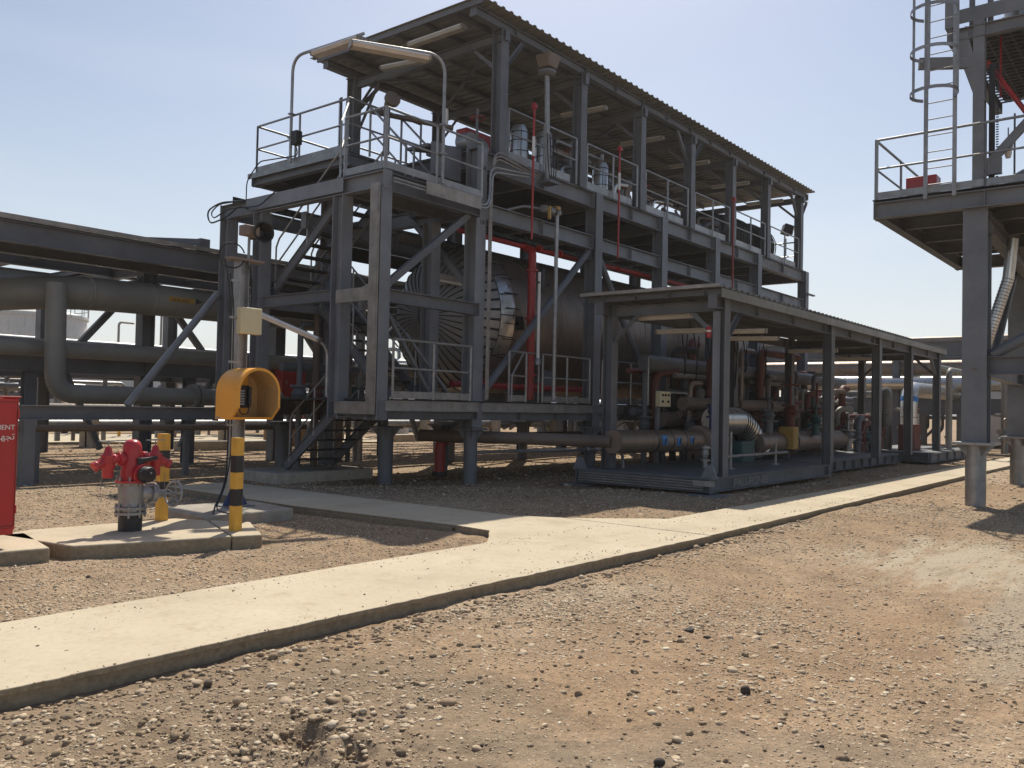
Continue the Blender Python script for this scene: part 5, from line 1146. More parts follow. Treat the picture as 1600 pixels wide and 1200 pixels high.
pipeline('skid_pipe', 'upper brown header above the ochre pipe in the shelter', [(19.0, 9.9, 1.75), (26.5, 9.9, 1.75), (26.5, 9.9, .5)], .16, 'piperust', fl=(((22.0, 9.9, 1.75), (1, 0, 0)), ((24.2, 9.9, 1.75), (1, 0, 0))), n=18, grp='pipes on the skids')
pipeline('skid_pipe', 'dark riser pipe at the back of the shelter', [(22.5, 10.3, .4), (22.5, 10.3, 3.3)], .14, 'darkred', n=16, grp='pipes on the skids')
pipeline('skid_pipe', 'second dark riser pipe right of the first in the shelter', [(24.9, 10.4, .4), (24.9, 10.4, 3.4), (28, 10.4, 3.4)], .12, 'darkred', n=16, grp='pipes on the skids')
pipeline('skid_pipe', 'thin grey pipe on stub supports near the skid deck', [(16.8, 7.9, .62), (20.6, 7.9, .62)], .035, 'galv', n=8, grp='pipes on the skids')
for k, x in enumerate((17.4, 19.9)):
    o = MB().tube([(x, 7.9, .34), (x, 7.9, 1.15-.3*k)], .03, 8).lathe((x, 7.9, .345), (0, 0, 1), [(.09, 0), (.09, .03)], 12).build('support_post', 'galv', None); tag(o, ['slim stub post left of the silver elbow', 'slim stub post right of the silver elbow'][k], 'post', 'stub posts on the skid')
f = thing('control_station', 'small grey control box on a post inside the shelter', 'control box', (17.9, 9.95, .35))
MB().tube([(17.95, 10.0, .34), (17.95, 10.0, 2.05)], .06, 8).build('post', 'steel', f); MB().box(17.72, 18.22, 9.8, 9.93, 1.66, 2.02).build('box', 'cream', f, .01)
mb = MB()
for xx, zz in ((17.82, 1.93), (17.95, 1.93), (18.1, 1.93), (17.82, 1.78), (18.08, 1.78)): mb.lathe((xx, 9.8, zz), (0, -1, 0), [(.03, 0), (.03, .025)], 10)
mb.build('buttons', 'black', f); MB().tube([(17.4, 9.95, 1.7), (17.4, 9.95, 2.8)], .02, 8).build('conduit', 'galv', f)
MB().tube(fillet([(18.3, 9.95, 2.0), (19.4, 9.95, 2.0), (19.4, 9.95, 1.3)], .1), .025, 8).build('conduit', 'galv', f)
f = thing('alarm_beacon', 'small red and white alarm beacon on the near shelter column', 'beacon', (15.2, 7.3, 3.1))
MB().lathe((15.18, 7.38, 3.04), (0, 0, 1), [(.05, -.05), (.055, 0), (.055, .06)], 16).build('base', 'red', f); MB().lathe((15.18, 7.38, 3.10), (0, 0, 1), [(.052, 0), (.052, .035)], 16).build('white_band', 'white', f); MB().lathe((15.18, 7.38, 3.135), (0, 0, 1), [(.056, 0), (.056, .04), (.03, .085), (.0, .09)], 16).build('lens', 'red', f)
MB().box(15.14, 15.3, 7.36, 7.4, 3.21, 3.23).build('bracket', 'galv', f)
for k, (x, y, z, h, r, mt_, wh, lab) in enumerate(((19.0, 9.1, 1.15, .9, .08, 'navy', 'black', 'navy bodied valve on top of the stickered pipe'), (20.4, 9.6, 1.7, 1.2, .1, 'piperust', 'black', 'brown valve left of the second shelter column'), (21.9, 8.9, 1.0, 1.1, .12, 'steel', 'black', 'valve over the ochre pipe beside the second shelter column'),
        (23.7, 9.0, 1.0, 1.6, .13, 'darkred', 'darkred', 'dark red actuator valve between second and third shelter columns'), (24.6, 8.6, .95, .9, .11, 'teal', 'black', 'greenish valve on the ochre pipe'), (26.4, 9.2, 1.0, 1.5, .12, 'darkred', 'darkred', 'tall dark red valve near the third shelter column'),
        (27.8, 8.7, .4, 1.2, .12, 'galv', 'black', 'grey valve near the fourth shelter column'), (30.8, 8.6, .4, 1.4, .14, 'darkred', 'black', 'valve on the far skid left of the loops'), (17.2, 8.4, .35, .5, .06, 'galv', 'galv', 'low drain valve at the skid deck under the stickers'))):
    valve_set(x, y, lab, z, h, r, mt_, wh, grp='valves on the metering skids')
def panel_box(x, y, z, w, d, h, mt_, lab, grp='boxes on the metering skids', rot=0):
    f = thing('instrument_box', lab, 'box', (x, y, z), grp)
    MB().box(x, x+w, y, y+d, z, z+h).build('casing', mt_, f, .012); dr_ = MB().box(x+w*.08, x+w*.92, y-.012, y-.001, z+h*.08, z+h*.92).build('door', mt_, f, .004)
    MB().box(x+w*.80, x+w*.85, y-.03, y-.0125, z+h*.4, z+h*.6).build('latch', 'galv', dr_)
    if z > .5: MB().box(x+w*.45, x+w*.55, y+d*.4, y+d*.6, .33, z-.001).build('stand', 'steel', f)
    return f
panel_box(22.6, 8.5, .6, .4, .4, .6, 'ochre', 'ochre box left of the third shelter column')
panel_box(20.0, 8.8, .345, .8, .7, .5, 'teal', 'dark teal drum box on the skid deck')
panel_box(27.0, 9.3, .7, .5, .3, .9, 'cream', 'pale tall box past the third shelter column')
panel_box(31.6, 7.7, .367, 1.0, .5, .9, 'darkred', 'rust brown box on the far skid under the silver elbow')
f = thing('conduit_bundle', 'drooping black cables hanging below the shelter roof', 'cable', (20, 9.6, 3))
mb = MB()
for k in range(8):
    x = 18.2+k*.7+rnd.uniform(-.2, .2); mb.tube(fillet([(x, 9.5, 3.5), (x+.05, 9.4, 2.7+rnd.uniform(-.3, .3)), (x+.35, 9.6, 2.4+rnd.uniform(-.4, .2)), (x+.5, 9.6, 3.4)], .25), .014, 6)
mb.build('cables', 'rubber', f)

# looped pipes and silver elbow at the right
for k, (x, y, lab) in enumerate(((33.5, 7.42, 'left one of the tall hooped grey pipes by the far skid'), (33.75, 7.05, 'middle one of the tall hooped grey pipes by the far skid'), (34.2, 6.25, 'right one of the tall hooped grey pipes, half behind the tower column'))):
    f = thing('looped_pipe', lab, 'pipe', (x, y, .1), 'looped pipes at the far skid'); h_ = 3.32-.1*k
    MB().tube(fillet([(x, y, .12), (x, y, h_), (x+5.5, y, h_), (x+5.5, y, .1)], .35, 7), .11, 14).build('hoop', 'pipe', f)
    MB().lathe((x, y, .36), (0, 0, 1), [(.2, 0), (.2, .05), (.11, .06)], 14).build('flange', 'galv', f)
f = thing('silver_riser', 'silver lagged riser with a blue-wrapped elbow behind the shelter end', 'pipe', (34.6, 8.6, .3))
MB().tube(fillet([(34.6, 8.6, .36), (34.6, 8.6, 2.55), (42, 8.6, 2.55)], .7, 8), .30, 22).build('pipe', 'clad', f)
mb = MB()
for z in (.7, 1.1, 1.5): mb.ring((34.6, 8.6, z), (0, 0, 1), .303, .012, 22, 5)
mb.build('bands', 'black', f); MB().lathe((34.63, 8.6, 2.05), (.25, 0, 1), [(.306, 0), (.312, .02), (.312, .18), (.306, .2)], 22).build('blue_tape', 'blue', f)
pipeline('silver_riser', 'smaller grey elbow riser left of the silver one', [(32.0, 8.7, .36), (32.0, 8.7, 2.35), (34.1, 9.4, 2.35)], .2, 'pipe', n=18, fr=.4)

# ---------------------------------------------------------------- right tower
tw = thing('access_tower', 'tall grey platform tower on round footings at the right edge', 'tower', (20, 2.5, 0))
for x, y in ((17.25, 3.16), (23.6, 3.42), (17.25, -2.2), (23.6, -2.2)):
    pedestal(x, y, 1.13, .17, tw, 'galv', .34)
    MB().prism((x, y, 1.13), (x, y, 5.3), Iprof(.40, .40, .03, .02), (0, 1, 0) if False else (1, 0, 0)).build('column', 'steel2', tw)
# platform
PZ = 5.45; DK = PZ+.22
beam((17.0, -2.6, PZ), (17.0, 4.86, PZ), .30, .2, 'steel2', tw, stiff=3); beam((24.0, -2.6, PZ), (24.0, 4.86, PZ), .30, .2, 'steel2', tw)
for y in (4.78, 3.2, .6, -2.2): beam((17.1, y, PZ-.01), (23.9, y, PZ-.01), .28, .18, 'steel', tw)
for x in (18.6, 20.2, 21.8): beam((x, -2.5, PZ+.02), (x, 4.7, PZ+.02), .22, .12, 'steel', tw)
MB().box(16.95, 24.05, -2.6, 4.9, DK-.02, DK-.005).build('deck', 'deckm', tw)
mb = MB(); mb.prism((17.3, 3.0, 5.02), (23.5, 3.2, 5.02), Iprof(.3, .2)); mb.build('beam', 'steel', tw)
beam((17.45, 3.16, 2.5), (23.4, 3.4, 2.5), .32, .2, 'steel', tw); beam((17.25, -2.0, 2.5), (17.25, 2.96, 2.5), .32, .2, 'steel', tw, stiff=3)
tubeb((23.5, 3.4, 2.7), (23.4, -1.5, 5.2), .11, 'steel', tw); tubeb((17.3, 2.9, 2.7), (17.3, -1.5, 5.2), .10, 'steel', tw); tubeb((19.2, 3.25, 2.6), (23.3, 3.45, 5.2), .09, 'steel', tw)
rail((17.02, 4.84, DK), (17.02, 3.0, DK), 1.15, 1, .025, 'handrail', tw, 'galv'); rail((17.02, 3.0, DK), (17.02, -2.5, DK), 1.15, 4, .025, 'handrail', tw, 'galv')
rail((17.02, 4.86, DK), (24, 4.86, DK), 1.15, 4, .025, 'handrail', tw, 'galv', toe=False); rail((24, 4.86, DK), (24, -2.5, DK), 1.15, 4, .025, 'handrail', tw, 'galv')
MB().prism((17.35, 3.16, 5.6), (17.35, 3.16, 9.0), Iprof(.19, .19, .014, .01), (1, 0, 0)).build('column', 'steel2', tw)
mb = MB(); mb.box(17.42, 17.44, 2.92, 3.02, 5.62, 8.0)
for k in range(52): mb.box(17.40, 17.42, 2.86, 2.9, 5.64+k*.045, 5.66+k*.045)
mb.build('cable_tray', 'black', tw)
MB().add([(17.25, 3.62, 8.62), (17.25, 3.35, 8.62), (17.25, 3.05, 7.3), (17.25, 3.2, 7.3), (17.4, 3.62, 8.62), (17.4, 3.35, 8.62), (17.4, 3.05, 7.3), (17.4, 3.2, 7.3)], [(0, 1, 2, 3), (7, 6, 5, 4), (0, 4, 5, 1), (1, 5, 6, 2), (2, 6, 7, 3), (3, 7, 4, 0)]).build('bracket', 'steel2', tw)
MB().prism((17.3, 3.3, 8.05), (16.95, 4.1, 8.1), Bprof(.2, .1)).build('ladder_bracket', 'steel2', tw)
angl = MB(); angl.prism((17.35, 3.05, 6.1), (17.5, 1.6, 7.75), Bprof(.14, .12)); angl.build('brace', 'steel2', tw)
MB().box(17.3, 17.42, 2.8, 3.12, 5.95, 6.25).build('gusset_plate', 'steel2', tw)
up2 = thing('upper_platform', 'highest steel platform cut by the top right corner of the photo', 'platform', (20, 1, 8.7))
beam((17.3, 3.62, 8.75), (17.3, -2.6, 8.75), .22, .14, 'steel2', up2); beam((17.3, 3.62, 8.75), (22, 3.62, 8.75), .22, .14, 'steel2', up2)
for y in (2.4, 1.0, -.5): beam((17.4, y, 8.75), (22, y, 8.75), .2, .12, 'steel', up2)
mb = MB()
for k in range(30): mb.box(17.3, 22, 3.6-k*.2-.03, 3.6-k*.2, 8.87, 8.9)
for k in range(24): mb.box(17.3+k*.2, 17.33+k*.2, -2.5, 3.6, 8.84, 8.87)
mb.build('grating', 'steel', up2); MB().box(17.45, 22, -2.5, 3.5, 8.905, 8.91).build('floor_mat', 'deckm', up2)
MB().prism((17.26, 3.66, 9.08), (17.26, -2.6, 9.08), Bprof(.26, .02)).build('toe_plate', 'steel2', up2)
MB().prism((17.3, 3.64, 8.9), (17.3, 3.64, 10.2), Bprof(.16, .16)).build('post', 'steel2', up2)
for y in (3.3, 3.0, 2.6, 2.0): MB().tube([(17.4, y, 8.9), (17.4, y, 10.3)], .05, 8).build('post', 'steel', up2)
up2.location.z -= .15
la = thing('caged_ladder', 'grey caged ladder climbing against the sky beside the tower', 'ladder', (16.85, 3.75, 5.4))
LXX = 16.88
for y, nm in ((3.95, 'a'), (3.47, 'b')): MB().box(LXX-.012, LXX+.012, y-.035, y+.035, 5.55, 10.5).build('stringer', 'galv', la)
for k in range(16): MB().tube([(LXX, 3.915, 5.8+k*.3), (LXX, 3.505, 5.8+k*.3)], .011, 6).build('rung', 'galv', la)
for z in (7.36, 8.1, 8.85, 9.6):
    pts = []
    for k in range(17):
        a = R(141)*(k/8-1); pts.append((LXX-.31-.4*math.cos(a), 3.75-.4*math.sin(a), z))
    mb = MB(); V3 = [Vector(p) for p in pts]
    vs = []
    for p in V3: vs += [p+Vector((0, 0, -.03)), p+Vector((0, 0, .03))]
    vs2 = [v+(Vector((LXX-.3, 3.75, v.z))-v).normalized()*.008 for v in vs]; nn = len(vs)
    mb.add(vs+vs2, [(2*i, 2*i+2, 2*i+3, 2*i+1) for i in range(16)]+[(nn+2*i, nn+2*i+1, nn+2*i+3, nn+2*i+2) for i in range(16)]+[(2*i+1, 2*i+3, nn+2*i+3, nn+2*i+1) for i in range(16)]+[(2*i, nn+2*i, nn+2*i+2, 2*i+2) for i in range(16)])
    mb.build('cage_hoop', 'galv', la)
for k in (2, 8, 13):
    a = R(141)*(k/8-1); x, y = LXX-.31-.385*math.cos(a), 3.75-.385*math.sin(a); MB().box(x-.006, x+.006, y-.022, y+.022, 7.33, 10.4).build('cage_bar', 'galv', la)
f = thing('red_box', 'red box sitting on the tower platform behind the rail', 'box', (17.6, 4.1, DK)); MB().box(17.4, 17.75, 3.88, 4.42, DK+.13, DK+.45).build('body', 'red', f, .015); MB().box(17.45, 17.7, 3.95, 4.35, DK+.001, DK+.129).build('stand', 'steel', f)
f = thing('manway_cover', 'dark domed cover lying on the tower platform', 'cover', (18, 2.2, PZ+.2)); MB().lathe((17.9, 2.25, DK+.001), (0, 0, 1), [(.6, 0), (.6, .12), (.55, .26), (.35, .38), (.0, .42)], 28).build('dome', 'steel', f)
f = thing('red_brace_pipe', 'dark red pipe slanting across the sky at the right edge', 'pipe', (17.8, 3, 7)); MB().tube([(17.7, 3.1, 8.15), (17.9, 2.0, 6.3)], .045, 12).build('tube', 'firered', f); MB().lathe((17.88, 2.4, 6.7), (0, -.6, -1), [(.1, 0), (.1, .12)], 12).build('joint', 'firered', f)
f = thing('drop_rod', 'thin dark red rod hanging above the slanting red pipe', 'pipe', (17.9, 2.9, 7.5)); MB().tube([(18, 2.93, 7.55), (18, 2.93, 8.7)], .02, 8).build('rod', 'firered', f)
f = thing('tower_lamp', 'small glass well lamp below the slanting brace', 'lamp', (17.6, 2.75, 6.3)); MB().lathe((17.5, 2.72, 6.52), (0, 0, -1), [(.06, 0), (.08, .04), (.07, .1)], 14).build('fitting', 'galv', f); MB().lathe((17.5, 2.72, 6.42), (0, 0, -1), [(.055, 0), (.06, .1), (.04, .17), (.0, .18)], 14).build('glass', 'diff', f); MB().tube([(17.5, 2.72, 6.52), (17.5, 2.72, 6.8)], .012, 6).build('stem', 'galv', f); MB().tube([(17.7, 2.65, 5.62), (17.7, 2.65, 7.1)], .018, 6).build('rod', 'steel', f)
f = thing('tower_vessel', 'grey vessel with a cone bottom above the right edge', 'tank', (20.2, 1.55, 7.3)); MB().lathe((21.4, 1.7, 7.2), (0, 0, 1), [(.25, -.6), (.25, 0), (1.65, 2.3), (1.7, 2.5), (1.7, 4.5)], 40).build('cone', 'steel2', f)
f = thing('corrugated_hose', 'silver lagged pipe slanting between the tower columns', 'pipe', (19, 3.2, 3)); pts = [Vector((19.3, 3.38, 2.7)), Vector((19.2, 2.95, 4.75)), Vector((19.2, 2.85, 5.3))]
MB().tube([Vector((19.1, 3.42, 2.72)), Vector((19.25, 2.98, 4.3)), Vector((19.25, 2.90, 5.1))], .105, 18).build('jacket', 'clad', f)
mb = MB(); a, b = Vector((19.1, 3.42, 2.72)), Vector((19.25, 2.98, 4.3))
for k in range(26): mb.ring(a+(b-a)*k/25, b-a, .106, .008, 18, 5)
mb.build('seams', 'galv', f)
MB().box(17.03, 17.035, 3.1, 3.2, 2.42, 2.45).build('paint_scrape', 'piperust', tw)

# ---------------------------------------------------------------- far plant
def rackY(lab, x0, x1, y0, y1, cols, zs, mat='steel', h=.7):
    f = thing('pipe_rack', lab, 'pipe rack', ((x0+x1)/2, (y0+y1)/2, 0))
    for y in cols:
        for x in (x0, x1): MB().prism((x, y, -.1), (x, y, zs[-1]), Iprof(.3, .3), (1, 0, 0)).build('column', mat, f)
        for z in zs: beam((x0, y, z), (x1, y, z), .3, .2, mat, f, 'cross_beam')
    for z in zs:
        for x in (x0, x1): beam((x-.0, y0, z), (x, y1, z), h, .22, mat, f)
    return f
rackY('heavy pipe rack crossing the background right of the shelter', 42, 47, -22, 24, [-18, -10, -3, 4, 11, 18, 23], [2.0, 4.55])
for k, (x, z, r, mt_, lab) in enumerate(((41.6, 3.0, .28, 'clad', 'silver pipe along the near side of the right background rack'), (42.6, 2.9, .22, 'pipe', 'grey pipe beside the silver one on the right background rack'), (43.8, 3.1, .33, 'clad', 'thick silver pipe on the right background rack'), (45.2, 5.2, .2, 'dclad', 'pipe on top of the right background rack'))):
    pipeline('rack_pipe', lab, [(x, -22, z), (x, 24, z)], r, mt_, n=16, grp='pipes on the right background rack')
pipe_rack('far pipe rack seen beneath the flare line', 2, 60, 44, 49, [4, 12, 20, 28, 36, 44, 52, 59], [2.2, 4.0], .35, .4, True, 'steel')
for k, (y, z, r, mt_) in enumerate(((43.7, 2.7, .25, 'clad'), (45, 2.65, .2, 'pipe'), (46.5, 2.75, .3, 'dclad'), (45.5, 4.4, .18, 'galv'))):
    pipeline('rack_pipe', ['near silver', 'thin grey', 'thick stained', 'topmost thin'][k]+' pipe on the far rack beneath the flare line', [(2, y, z), (60, y, z)], r, mt_, n=12, grp='pipes on the far rack')
f = thing('storage_tank', 'stained white storage tank with a low cone roof far left', 'tank', (24.8, 61, 0))
MB().lathe((24.6, 61, 0), (0, 0, 1), [(3.3, 0), (3.3, 6.75), (3.42, 6.75), (3.42, 6.95), (3.3, 7.0), (0, 7.9)], 48).build('shell', 'tank', f)
mb = MB(); mb.ring((24.6, 61, 7.9), (0, 0, 1), 3.4, .04, 40, 5); mb.ring((24.6, 61, 7.45), (0, 0, 1), 3.4, .03, 40, 5)
for k in range(20): a = k*math.pi/10; mb.tube([(24.6+3.4*math.cos(a), 61+3.4*math.sin(a), 6.95), (24.6+3.4*math.cos(a), 61+3.4*math.sin(a), 7.9)], .03, 5)
mb.build('roof_railing', 'galv', f)
# repeatable distant kit
def k_exchanger(loc, lab, grp):
    f = thing('heat_exchanger', lab, 'vessel', loc, grp); x, y, z = loc
    MB().lathe((x-2.4, y, 1.5), (1, 0, 0), [(.05, -.25), (.4, -.15), (.55, 0), (.55, 4.6), (.4, 4.75), (.05, 4.85)], 22).build('shell', 'clad', f)
    for dx in (-1.5, 1.5): MB().box(x+dx-.12, x+dx+.12, y-.45, y+.45, 0, 1.1).build('saddle', 'steel', f)
    MB().tube(fillet([(x, y, 2.0), (x, y, 2.9), (x, y+2, 2.9)], .3), .14, 10).build('nozzle', 'pipe', f); return f
def k_frame(loc, lab, grp, mat='steel'):
    f = thing('process_unit', lab, 'steel frame', loc, grp); x, y, z = loc
    for dx in (-2, 2):
        for dy in (-1.5, 1.5): MB().prism((x+dx, y+dy, 0), (x+dx, y+dy, 3.0), Iprof(.22, .22), (1, 0, 0)).build('post', mat, f)
    for z in (1.6, 3.0):
        for dy in (-1.5, 1.5): beam((x-2, y+dy, z), (x+2, y+dy, z), .22, .14, mat, f)
        for dx in (-2, 2): beam((x+dx, y-1.5, z), (x+dx, y+1.5, z), .2, .14, mat, f)
    MB().box(x-2, x+2, y-1.5, y+1.5, 1.73, 1.75).build('deck', 'deckm', f)
    mb = MB()
    for k in range(5): mb.tube(fillet([(x-2.6+.1*k, y-1+.5*k, .5), (x-1.6+.6*k, y-1+.5*k, 1.0), (x-1.6+.6*k, y-1+.5*k, 2.5), (x+2.5, y-1+.5*k, 2.5)], .2), .08, 8)
    mb.build('piping', 'dclad', f)
    for q in range(3): MB().lathe((x-1.2+q*1.1, y-.2, 1.75), (0, 0, 1), [(.3, 0), (.3, .8), (.2, .95), (.0, 1.0)], 16).build('drum', ['tank', 'galv', 'piperust'][q], f)
    rail((x-2, y-1.55, 1.76), (x+2, y-1.55, 1.76), 1.0, 3, .025, 'handrail', f, 'ochre' if mat == 'ochre' else 'galv'); return f
def k_column(loc, lab, grp, h=3.4):
    f = thing('knockout_drum', lab, 'vessel', loc, grp); x, y, z = loc
    MB().lathe((x, y, 0), (0, 0, 1), [(.55, 0), (.55, .5), (.5, .55), (.6, .8), (.6, h-.4), (.45, h-.12), (.1, h)], 22).build('shell', 'tank', f)
    MB().tube(fillet([(x, y, h-.1), (x, y, h+.4), (x+1.2, y, h+.4), (x+1.2, y, .2)], .25), .09, 10).build('pipe', 'galv', f)
    mb = MB(); mb.ring((x, y, h-.8), (0, 0, 1), .85, .03, 24, 5); mb.ring((x, y, h-.3), (0, 0, 1), .85, .03, 24, 5); mb.build('railing', 'galv', f); return f
g1, g2, g3 = 'clad exchangers in the far plant', 'small equipment frames in the far plant', 'upright drums in the far plant'
l1, l2, l3 = 'far clad horizontal vessel on saddles seen through the steelwork', 'far steel equipment frame seen through the steelwork', 'far upright pale drum seen through the steelwork'
e0 = k_exchanger((19, 38, 0), l1, g1); f0 = k_frame((15, 40, 0), l2, g2); c0 = k_column((23, 39, 0), l3, g3)
r2 = random.Random(21)
spots = [(10.5, 39), (27, 40.5), (33, 39), (38, 34), (44, 40), (30, 31), (36, 27.5), (41, 30), (24, 33), (55, 10), (52, 15), (50, 5), (56, 3), (48, 20), (52, 26), (49, 32), (40, 20.5), (60, 18), (51, 11.5), (39, 24), (46, 27), (58, 30), (54, 38), (20, 52), (30, 54), (40, 52), (12, 53), (50, 50), (60, 44), (53, 7.2)]
for k, (x, y) in enumerate(spots):
    src = (f0, e0, f0, c0, f0, c0)[k % 6]; dup(src, (x+r2.uniform(-.6, .6), y+r2.uniform(-.6, .6), 0), r2.choice((0, .05, math.pi/2, math.pi/2)), scale=(1, 1, r2.uniform(.85, 1.25)))
pb = None
for k, (x, y) in enumerate(((15.94, 35.4), (16.6, 35.1), (16.5, 32.7), (17.6, 33.6))):
    lab = ['first short yellow barrier post on a round plate counted from the left behind the hydrant', 'second short yellow barrier post from the left', 'third short yellow barrier post straight above the left hydrant valve', 'last yellow barrier post half hidden by the hydrant top'][k]
    if pb is None:
        pb = thing('barrier_post', lab, 'post', (x, y, 0), 'yellow barrier posts beyond the rack'); MB().tube([(x, y, .05), (x, y, 1.15)], .06, 10).build('post', 'yellow', pb); MB().lathe((x, y, 0), (0, 0, 1), [(.55, 0), (.55, .06), (.3, .1)], 18).build('base', 'conc', pb)
    else: dup(pb, (x, y, 0), 0, lab)
f = thing('fire_hose_cabinet', 'red hose cabinet glimpsed behind the stair handrail', 'cabinet', (14.3, 19, 0)); MB().box(13.95, 14.7, 19, 19.35, 1.72, 2.45).build('body', 'red', f, .01); MB().box(14.0, 14.65, 18.985, 18.998, 1.78, 2.4).build('door', 'red', f); MB().box(14.25, 14.4, 19.1, 19.2, 0, 1.72).build('leg', 'steel', f); MB().box(14.05, 14.07, 18.96, 18.984, 2.05, 2.15).build('handle', 'galv', f)
f = thing('wooden_crate', 'brown wooden crate on the ground beyond the stairs', 'crate', (19, 25.6, 0))
mb = MB()
for k in range(4): mb.box(18.4, 19.6, 25.2, 25.23, .02+k*.16, .15+k*.16)
mb.box(18.42, 19.58, 25.235, 26.1, .02, .62); mb.build('planks', 'wood', f)
for x in (18.4, 19.0, 19.55): MB().box(x, x+.07, 25.17, 25.198, .0, .66).build('batten', 'wood', f)
for k, (x, y, w) in enumerate(((14.2, 24.2, 1.6), (15.9, 23.6, 1.2), (21.5, 28.5, 2.4), (24.5, 26.2, 2.0))):
    block('concrete_sleeper', [(x, y), (x+w, y-.1), (x+w+.1, y+.55), (x+.05, y+.6)], -.1, .30, ['left concrete sleeper on the bright gravel behind the hydrant', 'second concrete sleeper on the bright gravel left of the pole', 'long concrete sleeper seen under the stair', 'farthest concrete sleeper seen under the module'][k], 'conc', .02, 'concrete block', k+11, 'concrete sleepers on the far gravel')
for k, (x, y, h, lab) in enumerate(((7.2, 18.2, 1.1, 'short dark concrete pier just right of the red cabinet'), (2.8, 17.5, .5, 'low concrete stump behind the red cabinet'))):
    block('concrete_pier', [(x-.15, y-.15), (x+.15, y-.15), (x+.15, y+.15), (x-.15, y+.15)], -.1, h, lab, 'conc', .02, 'concrete block', k+20)
f = thing('control_cabin', 'pale grey control cabin far right between the tower columns', 'cabin', (52, 9, 0)); MB().box(50, 56, 6, 9.5, .2, 3.1).build('wall', 'white', f); MB().box(49.9, 56.1, 5.9, 9.6, 3.11, 3.3).build('roof', 'galv', f); MB().box(49.96, 49.995, 7.2, 8.0, .3, 2.3).build('door', 'cream', f)
for k, (x, y, h) in enumerate(((47.5, 52, 9.5), (33, 66, 7.5), (36.5, 66, 8.5), (25.4, 36.5, 3.2))):
    f = thing('vent_stack', 'slim far vent stack '+['behind the module', 'poking up left of the slanting tube', 'poking up right of the slanting tube', 'bent over beneath the flare line'][k], 'pipe', (x, y, 0), 'far vent stacks')
    MB().tube(fillet([(x, y, 0), (x, y, h), (x+1.2, y, h)], .3), .09, 8).build('tube', 'pipe', f)

# ---------------------------------------------------------------- denser background behind and under the shelter and tower
def cluster(name, lab, x, y, pipes, mats, group=None, cat='pipework', z0=0):
    """a manifold of pipes: each run is (points, radius, material)"""
    f = thing(name, lab, cat, (x, y, z0), group)
    for pts, r, mt_ in pipes:
        MB().tube(fillet([(x+a, y+b, c+z0) for a, b, c in pts], r*3, 5), r, 12).build('pipe_run', mt_, f)
    return f
G = 'pipe manifolds behind the shelter'
r3 = random.Random(4)
def manifold(x, y, lab, h=3.0, n=4, mats=('dclad', 'pipe', 'darkred', 'steel'), w=2.0, group=G, z0=0, vs=1.0):
    runs = []
    for k in range(n):
        dx = w*k/n; z1 = h*r3.uniform(.6, 1.0)
        runs.append(([(dx, 0, .1), (dx, 0, z1), (dx+r3.uniform(.4, 1.0), r3.uniform(-.3, .3), z1)], r3.uniform(.05, .13), mats[k % len(mats)]))
    runs.append(([(-.4, .1, h*.45), (w+.4, .1, h*.45)], .10, mats[0])); runs.append(([(-.4, .25, h*.75), (w+.3, .25, h*.75), (w+.3, .25, h*.2)], .07, mats[1]))
    f = cluster('pipe_manifold', lab, x, y, runs, mats, group, z0=z0)
    for k in range(n):
        dx = w*k/n; MB().lathe((x+dx, y, z0+h*.3), (0, 0, 1), [(a*vs, b*vs) for a, b in ((.09, 0), (.2, .0), (.2, .05), (.12, .07), (.17, .2), (.12, .33), (.2, .35), (.2, .4), (.09, .4))], 12).build('valve', ('steel', 'darkred', 'teal')[k % 3], f)
    return f
for k, (x, y, h, n, lab) in enumerate(((20.2, 10.3, 3.3, 4, 'crowded pipe manifold left of the second shelter column'), (22.3, 10.6, 3.5, 5, 'crowded pipe manifold just right of the second shelter column'), (25.0, 10.4, 3.3, 4, 'pipe manifold right of the third shelter column'),
        (27.6, 10.3, 3.0, 4, 'pipe manifold between third and fourth shelter columns'), (30.2, 10.0, 2.6, 4, 'pipe manifold at the far end of the shelter'), (36.8, 9.3, 2.4, 5, 'pipe manifold behind the hooped pipes'), (39.3, 6.2, 2.2, 4, 'pipe manifold right of the hooped pipes'))):
    manifold(x, y, lab, h, n, w=2.1)
for k, (x, y, h, n, lab) in enumerate(((12.5, 30, 2.8, 5, 'far pipe manifold above the red cabinet'), (16.5, 31, 2.6, 4, 'far pipe manifold left of the slanting tube'), (19.5, 33, 3.0, 5, 'far pipe manifold under the yellow band of the flare pipe'), (22.5, 30, 2.6, 5, 'far pipe manifold just left of the orange hood'), (26, 34, 3.0, 4, 'far pipe manifold behind the orange hood'), (30, 35, 2.8, 5, 'far pipe manifold behind the stair'), (35, 33, 2.8, 5, 'far pipe manifold behind the vessel end'), (9.5, 28.5, 2.4, 4, 'far pipe manifold at the left edge'))):
    manifold(x, y, lab, h, n, ('pipe', 'galv', 'dclad', 'tray'), 2.6, 'pipe manifolds beyond the left rack')
for k, (x, y, h, n, lab) in enumerate(((11.6, 15.2, 5.2, 3, 'dark pipe bundle inside the stair tower'), (13.8, 16.9, 5.3, 4, 'dark pipe bundle behind the vessel end'))):
    manifold(x, y, lab, h, n, ('steel', 'piperust', 'steel', 'galv'), 1.3, 'pipe bundles by the stair tower')
for k, (x, y, h, n, lab) in enumerate(((17.4, 13.2, 1.5, 4, 'upper deck manifold right of the second upper column'), (19.9, 13.0, 1.4, 5, 'upper deck manifold right of the third upper column'), (22.8, 13.4, 1.3, 5, 'upper deck manifold right of the fourth upper column'), (25.0, 12.6, 1.1, 4, 'upper deck manifold left of the round motors'), (15.6, 14.8, 1.3, 3, 'upper deck manifold behind the first upper column'))):
    manifold(x, y, lab, h, n, ('dclad', 'steel', 'clad', 'steel2'), 1.7, 'pipe manifolds on the upper deck', 6.87, .8)
